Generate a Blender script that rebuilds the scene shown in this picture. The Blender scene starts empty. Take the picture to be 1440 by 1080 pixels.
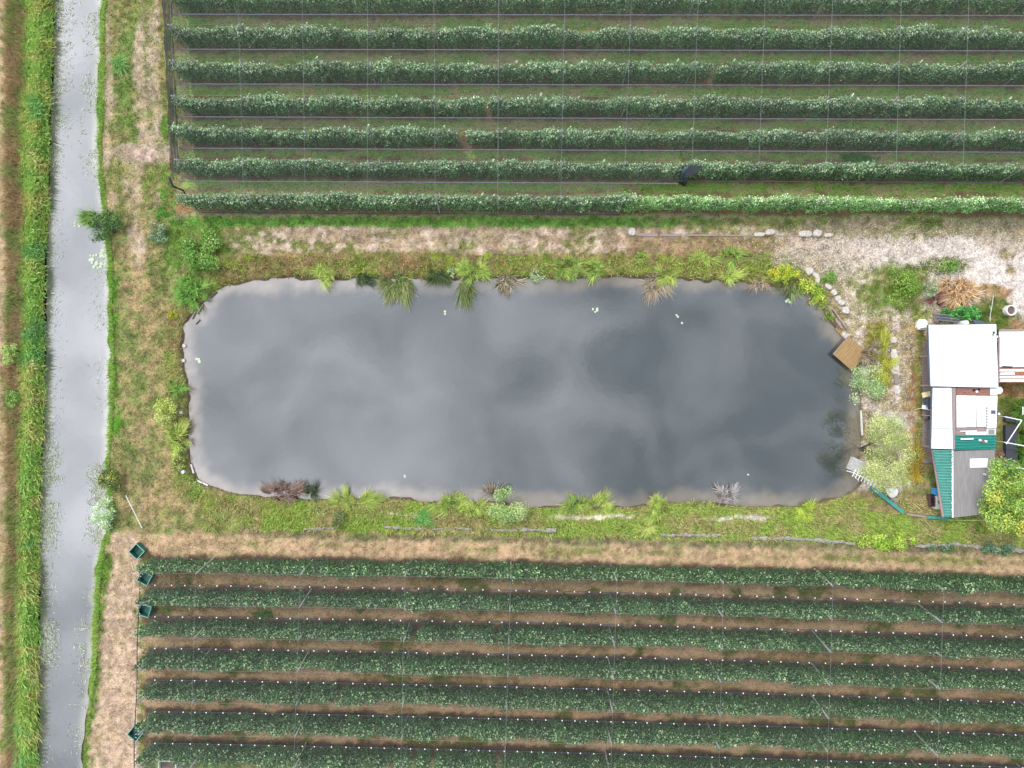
import bpy, math, random
import numpy as np
from mathutils import Vector, Matrix
random.seed(7); RS = np.random.RandomState(11)
R = math.radians
scene = bpy.context.scene
COL = scene.collection

# ------------------------------------------------------------ camera, sky, sun, exposure
H = 68.57
cam = bpy.data.objects.new('camera', bpy.data.cameras.new('camera'))
COL.objects.link(cam); scene.camera = cam
cam.location = (0, 0, H); cam.rotation_euler = (0, 0, 0)
cam.data.sensor_width = 36; cam.data.lens = 24
cam.data.clip_start = 0.5; cam.data.clip_end = 12000
scene.view_settings.view_transform = 'Standard'
scene.view_settings.look = 'None'
scene.view_settings.gamma = 1
scene.view_settings.exposure = 0.27
SUN_EL, SUN_ROT = R(58), R(-35)            # sun stands to the upper left of the picture
world = bpy.data.worlds.new('World'); scene.world = world; world.use_nodes = True
wt = world.node_tree; wn = wt.nodes; wl = wt.links
for n in list(wn): wn.remove(n)
wo = wn.new('ShaderNodeOutputWorld'); bg = wn.new('ShaderNodeBackground'); bg.inputs['Strength'].default_value = 0.1
sky = wn.new('ShaderNodeTexSky'); sky.sky_type = 'NISHITA'; sky.sun_disc = False
sky.sun_elevation = SUN_EL; sky.sun_rotation = SUN_ROT
tc = wn.new('ShaderNodeTexCoord'); sep = wn.new('ShaderNodeSeparateXYZ'); wl.new(tc.outputs['Generated'], sep.inputs[0])
def wmath(op, a, b=None, c=None, clamp=False):
    n = wn.new('ShaderNodeMath'); n.operation = op; n.use_clamp = clamp
    for k, v in enumerate((a, b, c)):
        if v is None: continue
        if isinstance(v, (int, float)): n.inputs[k].default_value = v
        else: wl.new(v, n.inputs[k])
    return n.outputs[0]
zc = wmath('MAXIMUM', sep.outputs[2], 0.12)
cx = wmath('DIVIDE', sep.outputs[0], zc); cy = wmath('DIVIDE', sep.outputs[1], zc)
comb = wn.new('ShaderNodeCombineXYZ'); wl.new(cx, comb.inputs[0]); wl.new(cy, comb.inputs[1])
def wnoise(scale, detail, loc, dist=0.0, rough=0.55):
    mp = wn.new('ShaderNodeMapping'); mp.inputs['Location'].default_value = loc
    wl.new(comb.outputs[0], mp.inputs['Vector'])
    nz = wn.new('ShaderNodeTexNoise'); nz.inputs['Scale'].default_value = scale
    nz.inputs['Detail'].default_value = detail; nz.inputs['Distortion'].default_value = dist
    nz.inputs['Roughness'].default_value = rough
    wl.new(mp.outputs[0], nz.inputs['Vector']); return nz.outputs['Fac']
n1 = wnoise(8.0, 6, (3.1, 1.7, 0), 0.5, 0.52)
n2 = wnoise(1.6, 2, (0.4, 5.2, 0))
# thick bright cloud to the west, thinning to the east of the zenith
east = wmath('MULTIPLY_ADD', cx, -2.3, -0.16)
east = wmath('MINIMUM', wmath('MAXIMUM', east, -0.62), 0.95)
v = wmath('MULTIPLY_ADD', n1, 3.6, -1.8)
v = wmath('ADD', v, wmath('MULTIPLY_ADD', n2, 0.9, -0.45))
v = wmath('ADD', v, east)
v = wmath('ADD', v, wmath('MAXIMUM', wmath('MINIMUM', wmath('MULTIPLY_ADD', cy, 11.0, 2.3), 0.0), -1.3))   # darker cloud to the south
v = wmath('MULTIPLY_ADD', v, 0.42, 0.40, clamp=True)
cr = wn.new('ShaderNodeMix'); cr.data_type = 'RGBA'
wl.new(v, cr.inputs['Factor'])
cr.inputs['A'].default_value = (6.2, 7.2, 8.0, 1); cr.inputs['B'].default_value = (31.0, 31.5, 33.5, 1)
mx = wn.new('ShaderNodeMix'); mx.data_type = 'RGBA'; mx.inputs['Factor'].default_value = 0.9
wl.new(sky.outputs[0], mx.inputs['A']); wl.new(cr.outputs['Result'], mx.inputs['B'])
wl.new(mx.outputs['Result'], bg.inputs['Color']); wl.new(bg.outputs[0], wo.inputs['Surface'])
sl = bpy.data.lights.new('sun', 'SUN'); sl.energy = 1.5; sl.angle = R(11); sl.color = (1, 0.95, 0.87)
sun = bpy.data.objects.new('sun', sl); COL.objects.link(sun)
# direction towards the sun
sd_ = Vector((math.sin(SUN_ROT) * math.cos(SUN_EL), math.cos(SUN_ROT) * math.cos(SUN_EL), math.sin(SUN_EL)))
sun.rotation_euler = sd_.to_track_quat('Z', 'Y').to_euler(); sun.location = (0, 0, 30)

# ------------------------------------------------------------ helpers
ALB = 0.60
def S(r, g, b, k=ALB):
    f = lambda c: ((c / 255 + 0.055) / 1.055) ** 2.4 if c / 255 > 0.04045 else c / 255 / 12.92
    return np.array([f(r) * k, f(g) * k, f(b) * k])
def P(px, py, z=0.0):
    """world point that stands at height z under picture point px,py of the survey photograph (14 px = 1 m)"""
    s = (H - z) / 960.0
    return Vector(((px - 720) * s, (540 - py) * s, z))
_tab = np.random.RandomState(5).rand(512, 512)
def vn(x, y, scale, seed=0):
    x = np.asarray(x) * scale + seed * 37.3; y = np.asarray(y) * scale + seed * 91.7
    xi = np.floor(x).astype(int); yi = np.floor(y).astype(int); fx = x - xi; fy = y - yi
    fx = fx * fx * (3 - 2 * fx); fy = fy * fy * (3 - 2 * fy)
    a = _tab[xi % 512, yi % 512]; b = _tab[(xi + 1) % 512, yi % 512]
    c = _tab[xi % 512, (yi + 1) % 512]; d = _tab[(xi + 1) % 512, (yi + 1) % 512]
    return (a * (1 - fx) + b * fx) * (1 - fy) + (c * (1 - fx) + d * fx) * fy
def fbm(x, y, scale, seed=0, o=4, sx=1.0, sy=1.0):
    t = 0; a = 1.0; s = 0
    for k in range(o):
        t = t + a * vn(np.asarray(x) * sx, np.asarray(y) * sy, scale * 2 ** k, seed + k * 3); s += a; a *= 0.6
    return t / s
def sstep(a, b, x):
    t = np.clip((np.asarray(x, float) - a) / (b - a), 0, 1); return t * t * (3 - 2 * t)
def poly_sd(X, Y, pts):
    """signed distance (negative inside)"""
    X = np.asarray(X); Y = np.asarray(Y)
    d = np.full(X.shape, 1e9); ins = np.zeros(X.shape, bool)
    n = len(pts)
    for i in range(n):
        ax, ay = pts[i]; bx, by = pts[(i + 1) % n]
        ex, ey = bx - ax, by - ay
        t = np.clip(((X - ax) * ex + (Y - ay) * ey) / (ex * ex + ey * ey + 1e-9), 0, 1)
        d = np.minimum(d, (X - ax - t * ex) ** 2 + (Y - ay - t * ey) ** 2)
        c = ((ay > Y) != (by > Y)) & (X < (bx - ax) * (Y - ay) / (by - ay + 1e-12) + ax)
        ins ^= c
    d = np.sqrt(d); return np.where(ins, -d, d)

def mat(name, color=None, rough=0.7, metal=0.0, attr=False, noise=0.0, nscale=8.0, bump=0.0, bscale=30.0, spec=0.3, trans=0.0, stretch=None):
    m = bpy.data.materials.new(name); m.use_nodes = True
    t = m.node_tree; N = t.nodes; L = t.links
    p = N['Principled BSDF']; p.inputs['Roughness'].default_value = rough; p.inputs['Metallic'].default_value = metal
    p.inputs['Specular IOR Level'].default_value = spec
    co = N.new('ShaderNodeTexCoord')
    src = co.outputs['Object']
    if stretch:
        mp = N.new('ShaderNodeMapping'); mp.inputs['Scale'].default_value = stretch; L.new(src, mp.inputs[0]); src = mp.outputs[0]
    if attr:
        a = N.new('ShaderNodeAttribute'); a.attribute_name = 'Col'; c = a.outputs['Color']
    else:
        a = N.new('ShaderNodeRGB'); a.outputs[0].default_value = (*color, 1); c = a.outputs[0]
    if noise > 0:
        nz = N.new('ShaderNodeTexNoise'); nz.inputs['Scale'].default_value = nscale; nz.inputs['Detail'].default_value = 6
        nz.inputs['Roughness'].default_value = 0.65
        L.new(src, nz.inputs['Vector'])
        mr = N.new('ShaderNodeMapRange'); mr.inputs['From Min'].default_value = 0.3; mr.inputs['From Max'].default_value = 0.7
        mr.inputs['To Min'].default_value = 1 - noise; mr.inputs['To Max'].default_value = 1 + noise * 0.6
        L.new(nz.outputs['Fac'], mr.inputs['Value'])
        mu = N.new('ShaderNodeVectorMath'); mu.operation = 'SCALE'
        L.new(c, mu.inputs[0]); L.new(mr.outputs[0], mu.inputs['Scale']); c = mu.outputs[0]
    if name == 'leaf':
        oi = N.new('ShaderNodeObjectInfo'); m3 = N.new('ShaderNodeMapRange'); m3.inputs['To Min'].default_value = .78; m3.inputs['To Max'].default_value = 1.22
        L.new(oi.outputs['Random'], m3.inputs['Value']); m4 = N.new('ShaderNodeVectorMath'); m4.operation = 'SCALE'
        L.new(c, m4.inputs[0]); L.new(m3.outputs[0], m4.inputs['Scale']); c = m4.outputs[0]
    L.new(c, p.inputs['Base Color'])
    if bump > 0:
        nb = N.new('ShaderNodeTexNoise'); nb.inputs['Scale'].default_value = bscale; nb.inputs['Detail'].default_value = 4
        L.new(src, nb.inputs['Vector'])
        b = N.new('ShaderNodeBump'); b.inputs['Strength'].default_value = bump; b.inputs['Distance'].default_value = 0.05
        L.new(nb.outputs['Fac'], b.inputs['Height']); L.new(b.outputs[0], p.inputs['Normal'])
    if trans > 0:
        tr = N.new('ShaderNodeBsdfTranslucent'); L.new(c, tr.inputs['Color'])
        ms = N.new('ShaderNodeMixShader'); ms.inputs[0].default_value = trans
        L.new(p.outputs[0], ms.inputs[1]); L.new(tr.outputs[0], ms.inputs[2])
        L.new(ms.outputs[0], N['Material Output'].inputs['Surface'])
    return m
M = {}
M['leaf'] = mat('leaf', attr=True, rough=0.5, spec=0.35, trans=0.25)
M['grass'] = mat('grass', attr=True, rough=0.65, spec=0.2, trans=0.25)
M['bark'] = mat('bark', (0.12, 0.09, 0.065), 0.9, noise=0.4, nscale=12)
M['concrete'] = mat('concrete', (0.42, 0.41, 0.39), 0.85, noise=0.25, nscale=5, bump=0.3)
M['stone'] = mat('stone', (0.56, 0.50, 0.45), 0.9, noise=0.4, nscale=4, bump=0.5)
M['steel'] = mat('steel_wire', (0.25, 0.26, 0.265), 0.5, 0.3, noise=0.15, nscale=3)
M['cord'] = mat('dark_cord', (0.05, 0.055, 0.07), 0.8, noise=0.2)
M['greycord'] = mat('grey_cord', (0.14, 0.14, 0.165), 0.7, noise=0.3, nscale=3)
M['clip'] = mat('white_plastic', (0.78, 0.78, 0.78), 0.5, noise=0.1)
M['binplastic'] = mat('green_plastic', (0.028, 0.13, 0.10), 0.55, noise=0.25, nscale=4)
M['binrim'] = mat('pale_green_rim', (0.17, 0.34, 0.27), 0.55, noise=0.15, nscale=4)
M['whitepaint'] = mat('white_roof_paint', (0.71, 0.73, 0.75), 0.45, noise=0.11, nscale=0.9)
M['whitesheet'] = mat('white_sheet', (0.74, 0.72, 0.70), 0.6, noise=0.10, nscale=2.5, stretch=(1, 6, 1))
M['oldwhite'] = mat('weathered_white', (0.68, 0.65, 0.64), 0.7, noise=0.16, nscale=3, stretch=(1, 7, 1))
M['greenroof'] = mat('green_sheet_metal', (0.035, 0.26, 0.215), 0.45, 0.1, noise=0.15, nscale=1.5)
M['greenroof_pale'] = mat('faded_green_sheet_metal', (0.12, 0.36, 0.31), 0.5, 0.1, noise=0.2, nscale=1.5)
M['greenplank'] = mat('green_board', (0.06, 0.25, 0.22), 0.6, noise=0.25, nscale=3)
M['greyroof'] = mat('grey_bitumen', (0.25, 0.235, 0.235), 0.85, noise=0.22, nscale=1.6, bump=0.3, stretch=(6, 0.5, 1))
M['pinkwood'] = mat('weathered_wood', (0.30, 0.23, 0.215), 0.8, noise=0.35, nscale=4, stretch=(1, 8, 1))
M['rust'] = mat('rusty_steel', (0.30, 0.13, 0.09), 0.8, noise=0.5, nscale=5)
M['deckwood'] = mat('grey_deck_wood', (0.27, 0.22, 0.205), 0.85, noise=0.35, nscale=5, stretch=(1, 8, 1))
M['ply'] = mat('plywood', (0.30, 0.19, 0.085), 0.75, noise=0.3, nscale=2.5, stretch=(6, 1, 1))
M['wall'] = mat('plaster_wall', (0.36, 0.33, 0.30), 0.9, noise=0.25, nscale=2)
M['dark'] = mat('dark_plastic', (0.02, 0.02, 0.024), 0.6, noise=0.2)
M['slate'] = mat('dark_blue_metal', (0.10, 0.12, 0.17), 0.5, 0.3, noise=0.3)
M['blue'] = mat('blue_plastic', (0.06, 0.32, 0.62), 0.5, noise=0.12, nscale=3)
M['cream'] = mat('cream_enamel', (0.55, 0.54, 0.48), 0.5, noise=0.15, nscale=4)
M['maroon'] = mat('maroon_plastic', (0.10, 0.055, 0.06), 0.6, noise=0.2)
M['yellow'] = mat('pale_yellow_board', (0.72, 0.62, 0.36), 0.6, noise=0.1, nscale=4)
M['glass'] = mat('window_glass', (0.06, 0.08, 0.09), 0.08, noise=0.1, spec=0.6)
M['soil'] = mat('soil', (0.16, 0.11, 0.10), 0.95, noise=0.4, nscale=6, bump=0.6)
M['roll'] = mat('old_grey_netting', (0.30, 0.27, 0.25), 0.95, noise=0.5, nscale=5, bump=0.8, bscale=14)
M['pad'] = mat('pale_lily_leaf', (0.42, 0.50, 0.34), 0.5, noise=0.2, nscale=5)
M['gravel'] = mat('gravel', attr=True, rough=0.9)

def netmat(name, col, fac, scale):
    m = bpy.data.materials.new(name); m.use_nodes = True
    N = m.node_tree.nodes; L = m.node_tree.links
    p = N['Principled BSDF']; p.inputs['Base Color'].default_value = (*col, 1); p.inputs['Roughness'].default_value = 0.6
    tr = N.new('ShaderNodeBsdfTransparent'); ms = N.new('ShaderNodeMixShader')
    co = N.new('ShaderNodeTexCoord'); nz = N.new('ShaderNodeTexNoise'); nz.inputs['Scale'].default_value = scale; nz.inputs['Detail'].default_value = 3
    mp = N.new('ShaderNodeMapping'); mp.inputs['Scale'].default_value = (1, 0.35, 1)
    L.new(co.outputs['Object'], mp.inputs[0]); L.new(mp.outputs[0], nz.inputs['Vector'])
    mr = N.new('ShaderNodeMapRange'); mr.inputs['From Min'].default_value = 0.3; mr.inputs['From Max'].default_value = 0.7
    mr.inputs['To Min'].default_value = fac * 0.8; mr.inputs['To Max'].default_value = fac * 1.2
    L.new(nz.outputs['Fac'], mr.inputs['Value']); L.new(mr.outputs[0], ms.inputs[0])
    L.new(tr.outputs[0], ms.inputs[1]); L.new(p.outputs[0], ms.inputs[2])
    L.new(ms.outputs[0], N['Material Output'].inputs['Surface'])
    return m
M['net_grey'] = netmat('grey_hail_netting', (0.12, 0.14, 0.13), 0.13, 1.2)
M['net_black'] = netmat('black_hail_netting', (0.08, 0.10, 0.095), 0.14, 1.2)
M['net_side'] = netmat('dense_side_netting', (0.085, 0.09, 0.105), 0.72, 2.0)
M['net_light'] = netmat('thin_side_netting', (0.12, 0.12, 0.14), 0.40, 2.0)

def props(o, label=None, cat=None, group=None, kind=None):
    if label: o['label'] = label
    if cat: o['category'] = cat
    if group: o['group'] = group
    if kind: o['kind'] = kind
    return o
def link(name, data, parent=None, loc=None, rz=0.0, label=None, cat=None, group=None, kind=None):
    o = bpy.data.objects.new(name, data); COL.objects.link(o)
    if parent is not None: o.parent = parent
    if loc is not None: o.location = loc
    if rz: o.rotation_euler = (0, 0, rz)
    return props(o, label, cat, group, kind)
def mesh_np(name, V, F, mt, C=None, smooth=False):
    """V (n,3), F (m,k) all faces of the same size"""
    me = bpy.data.meshes.new(name); V = np.asarray(V, np.float32); F = np.asarray(F, np.int32)
    me.vertices.add(len(V)); me.vertices.foreach_set('co', V.ravel())
    k = F.shape[1]; me.loops.add(F.size); me.loops.foreach_set('vertex_index', F.ravel())
    me.polygons.add(len(F)); me.polygons.foreach_set('loop_start', np.arange(len(F), dtype=np.int32) * k)
    try: me.polygons.foreach_set('loop_total', np.full(len(F), k, np.int32))
    except Exception: pass
    me.update(calc_edges=True)
    if C is not None:
        a = me.color_attributes.new('Col', 'FLOAT_COLOR', 'POINT')
        c4 = np.ones((len(V), 4), np.float32); c4[:, :C.shape[1]] = C; a.data.foreach_set('color', c4.ravel())
    if smooth: me.polygons.foreach_set('use_smooth', np.ones(len(F), bool))
    me.materials.append(mt); return me

class MB:
    def __init__(s): s.v = []; s.f = []
    def box(s, x0, x1, y0, y1, z0, z1, rot=0.0, o=(0, 0, 0), tilt=None):
        b = len(s.v); c, sn = math.cos(rot), math.sin(rot)
        for (x, y, z) in ((x0, y0, z0), (x1, y0, z0), (x1, y1, z0), (x0, y1, z0), (x0, y0, z1), (x1, y0, z1), (x1, y1, z1), (x0, y1, z1)):
            s.v.append((o[0] + x * c - y * sn, o[1] + x * sn + y * c, o[2] + z))
        for f in ((3, 2, 1, 0), (4, 5, 6, 7), (0, 1, 5, 4), (1, 2, 6, 5), (2, 3, 7, 6), (3, 0, 4, 7)): s.f.append(tuple(b + i for i in f))
        return s
    def prism(s, pts, zb, zt):
        """pts ccw xy; zb, zt number or list"""
        n = len(pts); b = len(s.v)
        zb = zb if isinstance(zb, (list, tuple)) else [zb] * n; zt = zt if isinstance(zt, (list, tuple)) else [zt] * n
        for i, p in enumerate(pts): s.v.append((p[0], p[1], zb[i]))
        for i, p in enumerate(pts): s.v.append((p[0], p[1], zt[i]))
        s.f.append(tuple(b + i for i in range(n))[::-1]); s.f.append(tuple(b + n + i for i in range(n)))
        for i in range(n): j = (i + 1) % n; s.f.append((b + i, b + j, b + n + j, b + n + i))
        return s
    def tube(s, pts, r, n=6, r2=None):
        pts = [Vector(p) for p in pts]; b = len(s.v); m = len(pts)
        for i, p in enumerate(pts):
            d = (pts[min(i + 1, m - 1)] - pts[max(i - 1, 0)]).normalized()
            u = d.cross(Vector((0, 0, 1)));
            if u.length < 1e-3: u = Vector((1, 0, 0))
            u.normalize(); w = d.cross(u)
            rr = r if r2 is None else r + (r2 - r) * i / (m - 1)
            for k in range(n):
                a = 2 * math.pi * k / n; q = p + (u * math.cos(a) + w * math.sin(a)) * rr; s.v.append(tuple(q))
        for i in range(m - 1):
            for k in range(n):
                k2 = (k + 1) % n; s.f.append((b + i * n + k, b + i * n + k2, b + (i + 1) * n + k2, b + (i + 1) * n + k))
        s.f.append(tuple(b + k for k in range(n))[::-1]); s.f.append(tuple(b + (m - 1) * n + k for k in range(n)))
        return s
    def mesh(s, name, mt, smooth=False):
        me = bpy.data.meshes.new(name); me.from_pydata(s.v, [], s.f); me.update(); me.materials.append(mt)
        if smooth:
            for p in me.polygons: p.use_smooth = True
        return me
    def put(s, name, mt, parent=None, smooth=False, **k): return link(name, s.mesh(name, mt, smooth), parent, **k)
def empty(name, loc, rz=0, **k): return link(name, None, None, loc, rz, **k)

# ------------------------------------------------------------ water outlines
ditch_l = [(-400, 84), (-100, 78), (0, 75), (100, 73), (150, 70), (220, 68), (300, 67), (370, 63), (460, 62), (560, 62), (640, 58), (720, 55), (800, 54), (900, 54), (1000, 53), (1080, 52), (1200, 50), (1500, 45)]
ditch_r = [(-400, 150), (-100, 146), (0, 145), (60, 143), (140, 140), (200, 139), (270, 143), (320, 148), (345, 152), (400, 154), (500, 156), (600, 154), (660, 152), (720, 153), (750, 149), (800, 137), (860, 134), (920, 131), (1000, 123), (1080, 117), (1200, 112), (1500, 100)]
WD, WP = -0.8, -0.35
dl = [(P(x, y, WD).x, P(x, y, WD).y) for y, x in ditch_l]; dr = [(P(x, y, WD).x, P(x, y, WD).y) for y, x in ditch_r]
DITCH = dl + dr[::-1]
pond_px = [(258, 462), (262, 452), (270, 442), (276, 437), (290, 420), (302, 411), (316, 404), (338, 398), (360, 394), (400, 390), (440, 390), (520, 392), (600, 393), (700, 390), (760, 392), (830, 390), (900, 388), (960, 392), (1020, 395), (1070, 400), (1105, 404), (1135, 410), (1150, 428), (1163, 445), (1180, 465), (1195, 488), (1206, 516), (1209, 560), (1210, 600), (1209, 640), (1203, 655), (1207, 664), (1213, 676), (1203, 687), (1185, 698), (1160, 704), (1140, 711), (1100, 712), (1050, 712), (1000, 709), (940, 706), (900, 712), (850, 714), (800, 714), (740, 713), (690, 706), (640, 709), (600, 706), (560, 701), (500, 703), (450, 703), (400, 701), (360, 698), (325, 693), (305, 686), (288, 682), (278, 673), (271, 664), (266, 640), (264, 600), (265, 560), (262, 535), (257, 515), (255, 490)]
POND = [(P(x, y, WP).x, P(x, y, WP).y) for x, y in pond_px]

# orchard rows: centre line picture y at x=720, slope, curve
TOPROWS = [(17, .0012, 0), (65, .002, 0), (112, .002, 0), (159, .002, 0), (202, .005, 0), (245, .005, 0), (291, .005, 0)]
BOTROWS = [(797 + 43.5 * i, .0195 + .0013 * i, 1.2e-5 - 0.7e-6 * i) for i in range(7)]
def rowpy(row, px): d = px - 720; return row[0] + row[1] * d + row[2] * d * d
def row_y(row, X):
    return (540 - rowpy(row, 720 + np.asarray(X) * 14.0)) / 14.0

def ground_z(X, Y):
    X = np.asarray(X, float); Y = np.asarray(Y, float)
    d1 = poly_sd(X, Y, DITCH); d2 = poly_sd(X, Y, POND)
    w1 = d1 + (vn(X, Y, 0.9, 3) - 0.5) * 0.5; w2 = d2 + (vn(X, Y, 1.1, 8) - 0.5) * 0.45
    z1 = np.where(w1 > 0, WD + 0.85 * sstep(-0.25, 1.1, w1), WD - 0.9 * sstep(0.1, -1.6, w1) + 0.85 * sstep(-0.25, 1.1, w1))
    z2 = np.where(w2 > 0, WP + 0.38 * sstep(-0.12, 0.55, w2), WP - 0.8 * sstep(0.05, -2.2, w2) + 0.38 * sstep(-0.12, 0.55, w2))
    return np.minimum(np.minimum(z1, z2), 0.0) + (vn(X, Y, 0.7, 1) - 0.5) * 0.06 * np.exp(-(np.abs(X) / 200) ** 2), d1, d2

def paint(X, Y):
    """base colours of the soil and turf; px,py = survey picture coordinates"""
    px = 720 + X * 14; py = 540 - Y * 14
    px = px + (fbm(X, Y, 0.4, 2, 5) - 0.5) * 22 + (vn(X, Y, 2.6, 5) - .5) * 9; py = py + (fbm(X, Y, 0.4, 6, 5) - 0.5) * 12 + (vn(X, Y, 2.6, 7) - .5) * 5
    n = fbm(X, Y, 0.35, 1, 5); nf = fbm(X, Y, 1.6, 4, 4); nl = fbm(X, Y, 0.1, 9, 3)
    nh = fbm(X, Y, 0.8, 14, 4, sx=0.3); nv = fbm(X, Y, 0.8, 17, 4, sy=0.3)
    C = np.zeros(X.shape + (3,)); G = np.zeros(X.shape); W = np.zeros(X.shape)   # colour, grass cover, pebbles
    def lay(mask, colour, g=None, w=None):
        nonlocal C, G, W
        m = np.clip(mask, 0, 1)
        C = C * (1 - m[..., None]) + np.asarray(colour) * m[..., None]
        if g is not None: G = G * (1 - m) + g * m
        if w is not None: W = W * (1 - m) + w * m
    def band(a, lo, hi, s=4): return sstep(lo - s, lo + s, a) * (1 - sstep(hi - s, hi + s, a))
    def blob(x, y, rx, ry, soft=0.35):
        d = np.sqrt(((px - x) / rx) ** 2 + ((py - y) / ry) ** 2) + (nf - 0.5) * 0.9
        return 1 - sstep(1 - soft, 1 + soft, d)
    straw = S(205, 176, 140); green = S(124, 150, 78); olive = S(150, 145, 88); pink = S(218, 190, 172)
    C[:] = S(168, 160, 108); G[:] = 0.6
    lay(sstep(0.44, 0.58, n), green, 0.9); lay(sstep(0.54, 0.70, nf) * 0.7, straw, 0.5)
    # west field and ditch bank
    lay(1 - sstep(20, 40, px), S(138, 118, 72), 0.8); lay((1 - sstep(20, 40, px)) * sstep(.45, .6, nf), S(110, 130, 58), 0.8)
    lay(1 - sstep(4, 10, px), S(206, 178, 146), 0.25)
    lay(sstep(-3, 4, px - 30 - Y * .16) * (1 - sstep(78, 84, px)), S(108, 154, 60), 1)
    # strip between ditch and upper orchard
    up = 1 - sstep(285, 305, py)
    lay(up * band(px, 150, 250, 6), S(150, 150, 88), 0.7)
    lay(up * band(px, 160, 192, 9) * sstep(.35, .6, nv) * .8, S(126, 158, 82), 1)
    for xx, ww in ((152, 6), (198, 8), (218, 9)): lay(up * band(px, xx - ww, xx + ww, 3) * sstep(.32, .60, nv) * .85, S(214, 190, 168), 0.3, .3)
    lay(up * band(px, 224, 236, 3) * sstep(130, 170, py), S(112, 158, 60), 1)
    lay(blob(205, 215, 45, 14) * 0.9, S(220, 192, 176), 0.2, .5)
    lay(blob(185, 262, 12, 40) * 0.7, S(212, 184, 160), 0.2)
    lay(blob(155, 285, 12, 12), S(205, 180, 145), 0.3)
    # middle strip west of the pond
    mid = sstep(295, 330, py) * (1 - sstep(725, 745, py)) * band(px, 150, 268, 6)
    lay(mid * 0.8, S(178, 160, 112), 0.8)
    lay(mid * band(px, 182, 215, 8) * sstep(.38, .58, nv), S(198, 172, 128), 0.6)
    lay(mid * sstep(.50, .62, n) * 0.7, S(128, 148, 78), 1)
    lay(blob(275, 350, 60, 58) * 0.85, S(105, 148, 55), 1)
    lay(blob(193, 345, 9, 34), S(214, 188, 165), 0.2, .3)
    lay(blob(250, 300, 40, 14), S(100, 152, 62), 1)
    lay(blob(215, 690, 40, 42) * 0.8, S(192, 165, 122), 0.5)
    lay(blob(205, 665, 22, 26) * 0.6, S(130, 145, 88), 0.9)
    lay(band(px, 150, 166, 4) * sstep(380, 400, py) * (1 - sstep(620, 640, py)), S(100, 155, 48), 1)
    # grass verge and track above the pond
    east = sstep(240, 270, px)
    lay(east * band(py, 294, 308, 3), S(192, 166, 146), 0.2)
    vg = band(py, 306, 319, 3) * east
    lay(vg * (1 - sstep(880, 1100, px) * 0.75), S(112, 158, 70), 1)
    tr = band(py, 319, 362, 4) * sstep(320, 350, px)
    lay(tr, S(196, 170, 145), 0.35, .45)
    lay(tr * sstep(.5, .62, nh), S(150, 152, 92), 0.8); lay(tr * sstep(.52, .66, nf) * .8, S(222, 200, 182), 0.1, .5)
    lay(tr * band(py, 340, 353, 5) * sstep(.45, .6, nf), S(218, 192, 172), .1, .6)
    bk = band(py, 356, 408, 5) * sstep(290, 320, px) * (1 - sstep(1130, 1160, px))
    lay(bk, S(152, 138, 84), 0.9); lay(bk * sstep(.45, .6, nf), S(146, 165, 62), 1); lay(bk * sstep(.55, .66, n), S(172, 142, 104), .6)
    lay(blob(985, 345, 120, 17) * .75, S(172, 138, 104), 0.5, .3)
    lay(blob(380, 380, 70, 14) * .7, S(150, 125, 85), .8)
    # gravel yard to the right
    yd = sstep(1120, 1200, px) * band(py, 300, 480, 14)
    lay(yd, S(176, 166, 128), 0.5, .7); lay(yd * sstep(.46, .6, nf), S(205, 190, 168), .15, .9); lay(yd * sstep(.52, .66, n), S(150, 155, 90), .9, .3)
    lay(band(py, 304, 332, 6) * sstep(1080, 1160, px), S(178, 162, 132), 0.5, .5)
    lay(band(py, 304, 322, 5) * sstep(1080, 1120, px) * sstep(.5, .6, n), S(140, 158, 78), 0.9)
    lay(blob(1340, 362, 120, 26) * .95, S(230, 214, 204), 0.03, 1); lay(blob(1400, 385, 55, 45), S(238, 224, 216), 0.02, 1)
    lay(blob(1225, 348, 75, 14) * .85, S(222, 206, 194), .1, 1)
    lay(blob(1150, 362, 60, 22) * .8, S(196, 178, 158), .3, 1)
    lay(blob(1440, 340, 60, 20) * .6, S(196, 176, 150), .3, .6)
    lay(blob(1418, 356, 10, 10) + blob(1425, 382, 8, 8), S(165, 150, 120), .5, .5)
    lay(blob(1265, 405, 38, 34), S(128, 148, 66), 1, 0); lay(blob(1320, 375, 45, 12), S(126, 138, 72), 1)
    lay(blob(1405, 445, 42, 30), S(112, 130, 58), 1, 0); lay(blob(1408, 410, 42, 7), S(196, 150, 112), .5, .2)
    lay(blob(1440, 410, 14, 45), S(236, 222, 214), 0, 1)
    lay(blob(1440, 470, 20, 20), S(190, 140, 110), .3, .1)
    # bank and path east of the pond
    eb = sstep(1195, 1212, px) * (1 - sstep(1296, 1304, px)) * band(py, 450, 745, 8)
    lay(eb, S(186, 168, 132), 0.5, .7); lay(eb * sstep(.46, .60, nf), S(226, 208, 194), .1, 1)
    lay(eb * band(px, 1284, 1300, 4) * (1 - sstep(620, 640, py)), S(138, 140, 62), .9, .2)
    lay(eb * band(px, 1272, 1288, 4) * (1 - sstep(600, 640, py)) * sstep(.4, .6, nf), S(186, 134, 92), .5, .2)
    lay(eb * band(px, 1222, 1250, 5) * band(py, 450, 560, 8), S(166, 160, 70), 1, .1)
    lay(blob(1262, 593, 22, 16), S(240, 222, 214), 0, 1); lay(blob(1255, 640, 50, 55) * .5, S(170, 165, 105), .7, .5)
    lay(blob(1288, 650, 14, 32), S(156, 124, 66), .8); lay(blob(1285, 708, 26, 22), S(122, 156, 48), 1, 0)
    lay(blob(1230, 700, 34, 26), S(226, 206, 190), .1, 1); lay(blob(1190, 708, 26, 14), S(180, 150, 108), .5, .2)
    rt = sstep(1398, 1404, px) * band(py, 538, 760, 4)
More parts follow.
